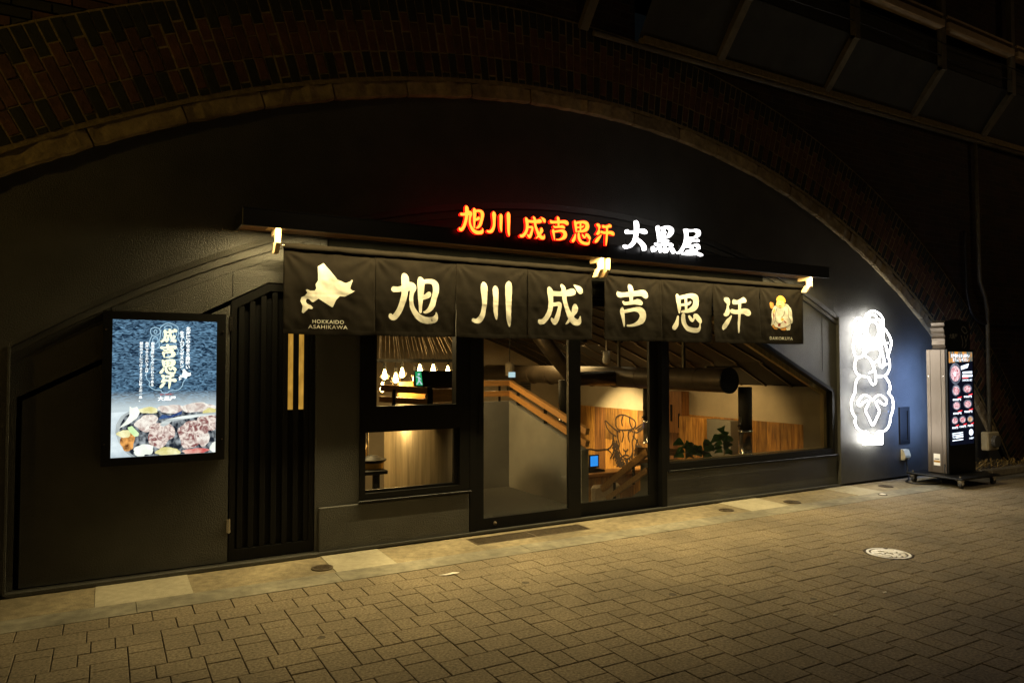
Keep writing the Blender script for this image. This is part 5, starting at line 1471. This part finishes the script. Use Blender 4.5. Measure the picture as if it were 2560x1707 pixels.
cb_ = thing('power_cable', 'black power cable from the socket box to the trolley', 'cable', (9.5, -0.3, 0.0))
obj('strand', MB().tube(catmull([(9.695, -0.09, 0.24), (9.70, -0.10, 0.16), (9.66, -0.14, 0.05), (9.55, -0.20, 0.014), (9.4, -0.26, 0.010), (9.36, -0.40, 0.010), (9.48, -0.55, 0.011), (9.60, -0.60, 0.02), (9.62, -0.60, 0.06)], 6), 0.009, 7), M['cable'], cb_, True)
obj('strand', MB().tube(catmull([(9.632, -0.645, 0.27), (9.60, -0.66, 0.25), (9.585, -0.67, 0.18), (9.59, -0.68, 0.1395)], 6), 0.008, 7), M['cable'], cb_, True)
# ------------------------------------------------------------------ inside: shell
FL = -1.0
s = MB(); s.box(-0.6, 8.6, 0.17, 7.0, FL - 0.1, FL)
tag(obj('floor', s, M['floor']), kind='structure')
s = MB(); s.box(-0.6, 8.9, 0.17, 7.2, 2.75, 2.9)
ce = tag(obj('ceiling', s, M['darkceil']), kind='structure')
s = MB(); s.box(-0.7, 9.0, 7.0, 7.2, FL, 2.75)
tag(obj('wall_back', s, M['plaster']), kind='structure')
s = MB(); s.box(-0.75, -0.6, 0.17, 7.0, FL, 2.75)
tag(obj('wall_left', s, M['plaster']), kind='structure')
s = MB(); s.box(8.61, 8.8, 0.17, 7.0, FL, 1.27)
wr = tag(obj('wall_right', s, M['plaster']), kind='structure')
# plank cladding along the right hand wall
y = 0.52
rq = random.Random(9)
while y < 6.95:
    w = rq.choice((0.24, 0.3, 0.36, 0.2))
    zs = [FL + 0.01, rq.uniform(-0.65, 0.15), 0.735]
    for z0, z1 in zip(zs[:-1], zs[1:]):
        p = MB(); p.cbox(8.585 - rq.uniform(0, 0.006), 8.609, y + 0.002, y + w - 0.002, z0 + 0.002, z1 - 0.002, 0.003)
        obj('plank', p, M['plank' if rq.random() < 0.82 else 'plankdark'], wr)
    y += w
# burnt line drawing of a sheep on the planks
rw_ = random.Random(8)
WOOL = []
for i in range(60):
    a_ = rw_.uniform(-0.3, 3.44); yy_ = 4.66 + 0.34 * math.cos(a_) * rw_.uniform(0.8, 1.25); zz_ = 0.12 - abs(math.sin(a_)) * 0.42 * rw_.uniform(0.75, 1.25)
    WOOL.append([(yy_, zz_), (yy_ + rw_.uniform(-.05, .05), zz_ - rw_.uniform(.03, .09)), (yy_ + rw_.uniform(-.06, .06), zz_ - rw_.uniform(.08, .16))])
GOAT = GOAT + WOOL
st = [[(a, b, 0.026 if i < 14 else 0.024) for a, b in catmull(L, 4)] for i, L in enumerate(GOAT)]
v, f, e = field_mesh(lambda X, Z: stroke_field(st, X, Z), stroke_box(st), 0.011)
mural = MB(); mural.add([(8.5745, a, b) for a, b in v], f)
mu_o = obj('sheep_mural', mural, M['ink'])
sm = mu_o.modifiers.new('thick', 'SOLIDIFY'); sm.thickness = 0.003
tag(mu_o, 'dark line drawing of a horned sheep head on the plank wall', 'mural')
# lighter reveal beside the wide window
tag(obj('wall_return', MB().box(8.3, 8.6, 0.17, 0.5, FL, 1.22), M['plaster']), kind='structure')

vault = [(8.609, 1.28), (8.0, 1.62), (7.3, 1.93), (6.5, 2.2), (5.6, 2.42), (4.75, 2.55)]
s = MB()
m_n = len(vault)
for (dz0, dz1) in ((0.0, 0.03),):
    s.add([(x, y, z + d) for y in (0.172, 6.99) for d in (dz0, dz1) for x, z in vault],
          [(i, i + 1, i + 1 + 2 * m_n, i + 2 * m_n) for i in range(m_n - 1)] + [(i + m_n, i + 1 + m_n, i + 1 + 3 * m_n, i + 3 * m_n) for i in range(m_n - 1)] + [(i, i + 1, i + 1 + m_n, i + m_n) for i in range(m_n - 1)])
vt = tag(obj('ceiling_vault', s, M['darkceil']), kind='structure')
for i in range(14):
    y = 0.45 + i * 0.47
    r_ = MB()
    for (x0, z0), (x1, z1) in zip(vault[:-1], vault[1:]):
        r_.obox((x0, y, z0 - 0.012), (x1, y + 0.05, z1 - 0.012), 0.03, 0.022)
    obj('vault_batten', r_, M['duct'], vt)

# landing, coir mat, stair parapet with handrails
s = MB(); s.box(1.8, 4.55, 0.17, 2.06, -0.2, -0.002)
ld = tag(obj('floor_landing', s, M['floor']), kind='structure')
ds = MB(); ds.box(3.05, 4.545, 0.17, 2.05, -0.0015, 0.012)
tag(obj('entrance_mat', ds, M['mat_floor']), 'dark coir mat on the landing behind the glass door', 'mat')
pw = thing('stair_parapet', 'grey mortar stair wall with sloping twin wooden handrails behind the left door', 'parapet', (4.6, 1.2, 0))
side = MB(); side.prism_x([(0.45, FL), (2.17, FL), (2.17, 1.11), (2.07, 1.11), (0.45, 0.645)], 4.565, 4.66)
obj('side_wall', side, M['parapet'], pw)
bkw = MB(); bkw.box(3.05, 4.564, 2.07, 2.17, -0.9, 1.11)
obj('back_wall', bkw, M['parapet'], pw)
def handrail(p, q, dz, w=0.05, h=0.07):
    return MB().obox((p[0], p[1], p[2] + dz), (q[0], q[1], q[2] + dz), w, h)
A0, A1, A2 = (3.06, 2.12, 1.11), (4.61, 2.12, 1.11), (4.61, 0.40, 0.615)
for dz in (0.10, 0.235):
    obj('handrail', handrail(A0, A1, dz), M['timber'], pw)
    obj('handrail', handrail(A1, A2, dz), M['timber'], pw)
for t in (0.12, 0.5, 0.88):
    p = Vector(A1).lerp(Vector(A2), t)
    obj('rail_post', MB().obox(p, p + Vector((0, 0, 0.205)), 0.022, 0.04), M['black'], pw)
for x in (3.4, 3.95, 4.45):
    obj('rail_post', MB().box(x - .012, x + .012, 2.11, 2.13, 1.11, 1.315), M['black'], pw)

pr = thing('lower_stair_rail', 'pair of wooden handrails going down beside the grey block behind the right door', 'handrail', (5.28, 0.4, 0))
B0, B1 = (5.28, 0.18, 0.62), (5.28, 1.02, 0.075)
obj('handrail', handrail(B0, B1, 0, 0.045, 0.075), M['timber'], pr)
obj('handrail', handrail((5.28, 0.18, 0.415), (5.28, 0.92, -0.03), 0, 0.045, 0.06), M['timber'], pr)
for t in (0.3, 0.72):
    p = Vector(B0).lerp(Vector(B1), t)
    obj('rail_post', MB().obox(p - Vector((0, 0, 0.24)), p, 0.03, 0.03), M['black'], pr)
obj('stair_block', MB().prism_x([(0.171, FL), (0.95, FL), (0.95, -0.22), (0.36, 0.16), (0.36, 0.46), (0.171, 0.46)], 5.32, 5.42), M['parapet'], pr)

# ventilation ducts over the tables
du = thing('spiral_duct', 'fat dark spiral ventilation duct running along the dining room', 'duct', (6.8, 2.0, 1.4))
obj('main_duct', MB().tube([(6.8, 0.42, 1.385), (6.8, 0.44, 1.385), (6.8, 3.7, 1.40), (6.8, 6.9, 1.42)], 0.155, 20), M['duct'], du, True)
for i in range(9):
    y = 0.9 + i * 0.6
    obj('seam_ring', MB().tube([(6.8, y, 1.39), (6.8, y + 0.02, 1.39)], 0.16, 20), M['duct'], du)
obj('end_cap', MB().tube([(6.8, 0.40, 1.385), (6.8, 0.419, 1.385)], 0.165, 20), M['black'], du)
obj('angled_branch', MB().tube([(5.2, 2.5, 2.1), (5.55, 2.5, 1.72), (5.9, 2.55, 1.38), (6.7, 2.6, 1.38)], 0.11, 16), M['duct'], du, True)
for q in ((6.78, 6.82, 1.2, 1.23, 1.54, 2.2), (6.78, 6.82, 2.6, 2.63, 1.54, 2.2), (6.5, 7.1, 0.5, 0.53, 1.545, 1.57)):
    obj('hanger', MB().box(*q), M['rail_steel'], du)
def hood(x, y, lab, ztop=1.3):
    t = thing('extractor_hood', lab, 'extractor hood', (x, y, 0.42), 'table extractor hoods hanging from the ducts')
    obj('drop_pipe', MB().tube([(x, y, ztop), (x, y, 0.76)], 0.085, 16), M['darkceil'], t, True)
    obj('steel_sleeve', MB().lathe([(0.092, 0.30), (0.092, 0.33), (0.085, 0.33), (0.085, 0.02), (0.1, 0.0)], (x, y, 0.43), 20, False), M['steel'], t, True)
    hd_ = MB(); hd_.tube([(x - 0.10, y, 0.80), (x - 0.075, y, 0.84), (x - 0.09, y, 0.93)], 0.018, 8)
    hd_.add(*(lambda m_: (m_.v, m_.f))(MB().lathe([(0.0, -0.025), (0.025, 0), (0.0, 0.025)], (x - 0.11, y, 0.81), 10, False)))
    obj('damper_handle', hd_, M['steel'], t)
hood(7.09, 0.42, 'steel extractor sleeve behind the wide window, beside the plants')
hood(7.0, 2.17, 'steel extractor sleeve behind the post of the right sliding door', 1.3)
hood(6.05, 3.0, 'steel extractor sleeve above the stair handrail behind the left door', 1.35)

# timber post, low cabinet, counter with cash desk
po = thing('timber_post', 'notched reclaimed timber post on the plank wall seen through the wide window', 'post', (8.45, 3.15, 0.4))
obj('post', MB().cbox(8.40, 8.584, 2.98, 3.30, 0.42, 1.13, 0.008), M['plankdark'], po)
obj('mortise', MB().box(8.39, 8.3995, 3.2, 3.24, 0.62, 0.9), M['black'], po)
obj('mortise', MB().box(8.39, 8.3995, 3.02, 3.05, 0.52, 0.76), M['black'], po)
tag(obj('plank_cabinet', MB().cbox(8.34, 8.58, 2.42, 2.975, -0.6, 0.72, 0.006), M['plank']), 'knotty plank cabinet standing against the wall beyond the plants', 'cabinet')
tag(obj('grey_pier', MB().box(8.40, 8.584, 1.9, 2.4, FL + 0.002, 0.71), M['parapet']), 'grey mortar pier between plank panels behind the window plants', 'pier')
ct = thing('cash_counter', 'pale timber counter below the sheep drawing', 'counter', (7.6, 3.8, FL))
obj('counter_top', MB().cbox(6.7, 8.56, 3.6, 3.95, -0.285, -0.225, 0.01), M['timber'], ct)
xx = 6.72
while xx < 8.5:
    obj('front_plank', MB().cbox(xx, xx + 0.235, 3.64, 3.67, FL + .002, -0.287, 0.003), M['plank' if rq.random() < .65 else 'plankdark'], ct)
    xx += 0.24
mo = thing('cash_register', 'small cash register screen glowing blue on the timber counter', 'cash register', (7.1, 3.8, -0.225))
obj('stand', MB().prism([(6.98, -0.224), (7.36, -0.224), (7.36, -0.19), (7.02, -0.12), (6.98, -0.12)], 3.72, 3.9), M['black'], mo)
sc_ = obj('monitor', MB().box(7.03, 7.22, 3.70, 3.725, -0.14, 0.075), M['black'], mo)
obj('display', MB().flat([(7.045, -0.115), (7.2, -0.115), (7.2, 0.055), (7.045, 0.055)], 3.6985), M['bluescreen'], sc_)
br = thing('timber_rail_fence', 'pair of pale timber rails beyond the plants, near the door post', 'rail', (6.2, 0.9, 0.4))
obj('rail', MB().obox((5.75, 0.95, 0.515), (6.45, 0.95, 0.455), 0.05, 0.085), M['timber'], br)
obj('rail', MB().obox((5.75, 0.95, 0.375), (6.45, 0.95, 0.33), 0.05, 0.07), M['timber'], br)
obj('post', MB().box(5.98, 6.02, 0.98, 1.01, FL + .002, 0.54), M['black'], br)
bn = thing('bench_seat', 'grey upholstered bench end below the cash counter', 'bench', (6.9, 2.9, FL))
obj('backrest', MB().cbox(6.74, 7.3, 3.2, 3.3, -0.99, -0.34, 0.04), M['seat'], bn)
obj('seat', MB().cbox(6.74, 7.3, 2.8, 3.19, -0.99, -0.62, 0.04), M['seat'], bn)

# leafy plants on the window board
tag(obj('window_board', MB().box(5.43, 8.25, 0.172, 0.42, 0.27, 0.30), M['timber']), kind='structure')
tag(obj('wall_dado', MB().box(5.43, 8.3, 0.172, 0.26, FL, 0.269), M['plaster']), kind='structure')
def plant(x, y, h, n, seed, lab):
    zb = 0.30
    t = thing('potted_plant', lab, 'plant', (x, y, zb + .001), 'potted plants on the window board')
    obj('pot', MB().lathe([(0.05, 0), (0.07, 0.13), (0.063, 0.13)], (x, y, zb + .001), 16), M['pot'], t)
    q = random.Random(seed)
    obj('stem', MB().tube([(x, y, zb + .1), (x + 0.01, y, zb + .1 + h * 0.5), (x - 0.01, y, zb + .1 + h)], [0.008, 0.006, 0.004], 6), M['dryplant'], t)
    for i in range(n):
        a = i * 2.4 + q.uniform(-.4, .4); zz = zb + .1 + h * (0.25 + 0.75 * i / n)
        L = q.uniform(0.14, 0.21); w = L * 0.36; el = q.uniform(0.2, 1.1)
        d = Vector((math.cos(a) * math.cos(el), math.sin(a) * math.cos(el) * 0.5, math.sin(el))); sdv = d.cross(Vector((0.2, 1, 0.1))).normalized(); up_ = sdv.cross(d)
        P = []
        for k, (u, ww) in enumerate(((0, 0.05), (0.12, 0.3), (0.3, 0.55), (0.55, 0.85), (0.75, 1.0), (0.9, 0.75), (1.0, 0.15))):
            c = Vector((x, y, zz)) + d * (0.02 + L * u) - Vector((0, 0, 0.06 * u * u)) + up_ * (0.012 * math.sin(u * 3))
            wv = 0.008 * math.sin(u * 14 + i)
            P += [c - sdv * (w * ww) + up_ * (0.014 * ww + wv), c, c + sdv * (w * ww) + up_ * (0.014 * ww - wv)]
        fs = [(3 * k + j, 3 * k + j + 1, 3 * k + j + 4, 3 * k + j + 3) for k in range(6) for j in range(2)]
        m_ = MB(); m_.add(P, fs)
        obj('leaf', m_, M['leaf'], t, True)
plant(5.95, 0.30, 0.26, 11, 1, 'leafy plant nearest the door post on the window board')
plant(6.25, 0.32, 0.20, 11, 2, 'shortest leafy plant in the middle of the window board')
plant(6.58, 0.30, 0.34, 13, 4, 'tallest leafy plant on the window board beside the steel sleeve')

# ceiling things
for x, y, lab in ((6.4, 3.0, 'ceiling downlight on the side of the white lamp head towards the doors'), (7.1, 3.0, 'ceiling downlight beyond the white lamp head')):
    t = thing('downlight', lab, 'downlight', (x, y, 1.95), 'small recessed downlights')
    obj('can', MB().lathe([(0.07, 0.10), (0.07, 0.0), (0.06, 0.0)], (x, y, 1.93), 18, False), M['black'], t)
    obj('lens', MB().lathe([(0.0, 0.004), (0.058, 0.004)], (x, y, 1.93), 18, False), M['downlight'], t)
    obj('stem', MB().tube([(x, y, 2.03), (x, y, 2.2 if x < 6.6 else 2.1)], 0.012, 6), M['black'], t)
cm = thing('spot_fixture', 'white round headed lamp fixture hanging above the dining room', 'lamp', (6.85, 3.0, 1.65))
obj('body', MB().lathe([(0.0, -0.07), (0.05, -0.05), (0.062, 0.0), (0.05, 0.05), (0.05, 0.13), (0.0, 0.13)], (6.85, 3.0, 1.66), 16, False), M['whitecase'], cm, True)
obj('bracket', MB().box(6.76, 6.96, 2.99, 3.01, 1.79, 1.80).box(6.845, 6.855, 2.99, 3.01, 1.80, 2.75), M['whitecase'], cm)
pe = thing('pendant_lamp', 'small pendant lamp with pale shade above the stair landing', 'lamp', (5.1, 3.0, 1.4))
obj('shade', MB().lathe([(0.065, 0.0), (0.065, 0.18), (0.02, 0.20)], (5.1, 3.0, 1.42), 16, False), M['plaster'], pe)
obj('lit_panel', MB().box(5.045, 5.155, 2.93, 2.936, 1.40, 1.475), M['exitwhite'], pe)
obj('cord', MB().tube([(5.1, 3.0, 1.62), (5.1, 3.0, 2.75)], 0.006, 6), M['cable'], pe)
ac = thing('wall_grille', 'dark slatted air grille on the far wall above the stair handrail', 'grille', (6.3, 6.95, 1.1))
obj('frame', MB().box(7.3, 7.85, 6.93, 6.999, 1.02, 1.34), M['pipe'], ac)
for i in range(6):
    obj('slat', MB().box(7.33, 7.82, 6.915, 6.929, 1.06 + i * 0.045, 1.085 + i * 0.045), M['black'], ac)

# chandelier of bare bulbs over the counter
ch = thing('bulb_chandelier', 'black bar chandelier hung with glowing bare bulbs behind the left window', 'chandelier', (3.2, 2.25, 1.3))
obj('bar', MB().box(2.45, 4.2, 2.18, 2.30, 1.615, 1.655), M['black'], ch)
ropes = MB()
rc = random.Random(4)
for i in range(26):
    x = 2.75 + i * 0.05
    ropes.tube([(x, 2.24 + rc.uniform(-.05, .05), 1.655), (3.05 + (x - 3.3) * 0.35, 2.24 + rc.uniform(-.1, .1), 2.74)], 0.004, 4, False)
obj('wire', ropes, M['duct'], ch)['kind'] = 'stuff'
bl = [(2.74, 2.20, 1.47), (2.90, 2.15, 1.46), (3.02, 2.10, 1.42), (3.14, 2.20, 1.48), (3.27, 2.10, 1.43), (3.38, 2.22, 1.52), (3.55, 2.2, 1.52), (3.75, 2.2, 1.50), (2.96, 2.4, 1.30)]
for i, (x, y, z) in enumerate(bl):
    b_ = obj('bulb', MB().lathe([(0.018, 0.085), (0.024, 0.055), (0.058, 0.01), (0.064, -0.03), (0.042, -0.07), (0.0, -0.085)], (x, y, z), 14, False), M['bulbglass'], ch, True)
    obj('filament', MB().lathe([(0.010, 0.07), (0.022, 0.03), (0.034, -0.01), (0.030, -0.04), (0.0, -0.055)], (x, y, z), 8, False), M['filament'], b_)
    obj('socket', MB().lathe([(0.02, 0.07), (0.02, 0.135), (0.012, 0.14)], (x, y, z), 10), M['black'], b_)
    obj('flex', MB().tube([(x, y, z + 0.14), (x + rc.uniform(-.05, .05), 2.24, 1.615)], 0.0035, 4), M['cable'], b_)
ex = thing('exit_sign', 'green running man exit sign on a dark board behind the left window', 'exit sign', (3.05, 1.0, 1.3))
bo = obj('board', MB().add([(2.82, 1.0, 1.36), (3.29, 0.98, 1.31), (3.29, 0.98, 1.52), (2.82, 1.0, 1.525), (2.82, 1.04, 1.36), (3.29, 1.02, 1.31), (3.29, 1.02, 1.52), (2.82, 1.04, 1.525)],
                           [(0, 1, 2, 3), (7, 6, 5, 4), (0, 4, 5, 1), (3, 2, 6, 7), (0, 3, 7, 4), (1, 5, 6, 2)]), M['black'], ex)
obj('green_field', MB().add([(2.835, 0.996, 1.37), (2.91, 0.993, 1.368), (2.89, 0.994, 1.515), (2.825, 0.996, 1.515)], [(0, 1, 2, 3)]), M['exitgreen'], bo)
st = [thin([(2.845, 1.385), (2.865, 1.42), (2.86, 1.455)], .016), thin([(2.895, 1.383), (2.87, 1.42)], .016), thin([(2.84, 1.46), (2.865, 1.455), (2.885, 1.435)], .012), thin([(2.862, 1.485), (2.866, 1.487)], .024)]
v, f, e = field_mesh(lambda X, Z: stroke_field(st, X, Z), stroke_box(st), 0.003)
mb = MB(); mb.add([(x, 0.9915, z) for x, z in v], f); obj('running_man', mb, M['exitwhite'], bo)
# timber barrier and rounded cladding behind the left window
tb = thing('timber_barrier', 'timber plank barrier with two rails behind the left window', 'barrier', (2.9, 1.0, 1.1))
obj('upper_rail', MB().obox((2.50, 1.15, 1.345), (2.93, 0.92, 1.315), 0.05, 0.07), M['timber'], tb)
obj('lower_rail', MB().obox((2.49, 1.15, 1.23), (2.93, 0.92, 1.195), 0.05, 0.06), M['timber'], tb)
obj('post', MB().box(2.93, 2.985, 0.9, 0.98, 1.05, 1.36), M['black'], tb)
obj('post', MB().box(2.60, 2.63, 1.05, 1.08, 1.05, 1.33), M['black'], tb)
for z0, z1 in ((1.06, 1.185), (1.19, 1.335)):
    obj('plank', MB().cbox(2.99, 3.34, 0.92, 0.95, z0, z1, 0.004), M['timber'], tb)
cl_ = MB()
cl_.lathe([(0.5, -0.19), (0.5, 1.05), (0.0, 1.05)], (3.17, 1.42, 0.0), 60, False)
tag(obj('rounded_cladding', cl_, M['clad'], None, True), 'rounded bronze clad stair core behind the lower left pane', 'cladding')
# table with grill pan seen at the edge of the lower pane
tb2 = thing('grill_table', 'dark table edge behind the lower left pane', 'table', (2.2, 1.3, 0))
obj('table_top', MB().cbox(1.7, 2.55, 1.05, 1.75, 0.46, 0.50, 0.006), M['darkceil'], tb2)
obj('leg', MB().box(2.42, 2.48, 1.1, 1.16, -0.002, 0.46), M['black'], tb2)
obj('leg', MB().box(1.8, 1.86, 1.6, 1.66, -0.002, 0.46), M['black'], tb2)
gp = thing('grill_pan', 'domed black iron grill pan on a brass rimmed burner behind the window', 'grill pan', (2.45, 1.3, 0.5))
obj('burner', MB().lathe([(0.09, 0.0), (0.115, 0.0), (0.12, 0.06), (0.105, 0.065)], (2.45, 1.25, 0.501), 24), mat('brass', (0.6, 0.36, 0.08), 0.35, 0.8, var=0.1), gp)
obj('pan', MB().lathe([(0.11, 0.0), (0.145, 0.015), (0.15, 0.03), (0.12, 0.022), (0.10, 0.035), (0.06, 0.065), (0.0, 0.075)], (2.45, 1.25, 0.567), 28, False), M['iron_pot'], gp, True)
tr_ = thing('utensil_stand', 'pale wooden box of utensils standing behind the grill pan', 'utensil box', (2.42, 1.65, 0.5))
obj('box', MB().cbox(2.30, 2.5, 1.6, 1.72, 0.501, 0.66, 0.004), M['hook'], tr_)
for i in range(5):
    obj('utensil', MB().tube([(2.32 + i * .04, 1.64, 0.66), (2.31 + i * .045, 1.63, 0.80)], 0.006, 6), M['steel'], tr_)
obj('column', MB().tube([(2.53, 1.66, 0.501), (2.53, 1.66, 1.02)], 0.018, 12), M['steel'], tr_, True)

# room lamps
area_light('room_lamp_back', (6.3, 4.4, 1.92), (2.6, 1.2), 90, (1.0, 0.66, 0.28))
spot_light('mural_lamp', (7.2, 4.5, 1.55), (8.6, 4.7, -0.1), 640, (1.0, 0.72, 0.34), 75, 0.7, 0.06)
spot_light('wall_lamp_front', (7.3, 1.6, 1.6), (8.6, 2.0, 0.3), 105, (1.0, 0.64, 0.26), 95, 0.8, 0.06)
point_light('bulb_glow', (3.05, 1.95, 1.36), 60, (1.0, 0.62, 0.22), 0.12)
area_light('landing_lamp', (3.9, 1.2, 2.4), (0.3, 0.3), 14, (1.0, 0.78, 0.45))
area_light('counter_lamp', (2.1, 1.7, 2.25), (0.5, 0.3), 80, (1.0, 0.7, 0.32))
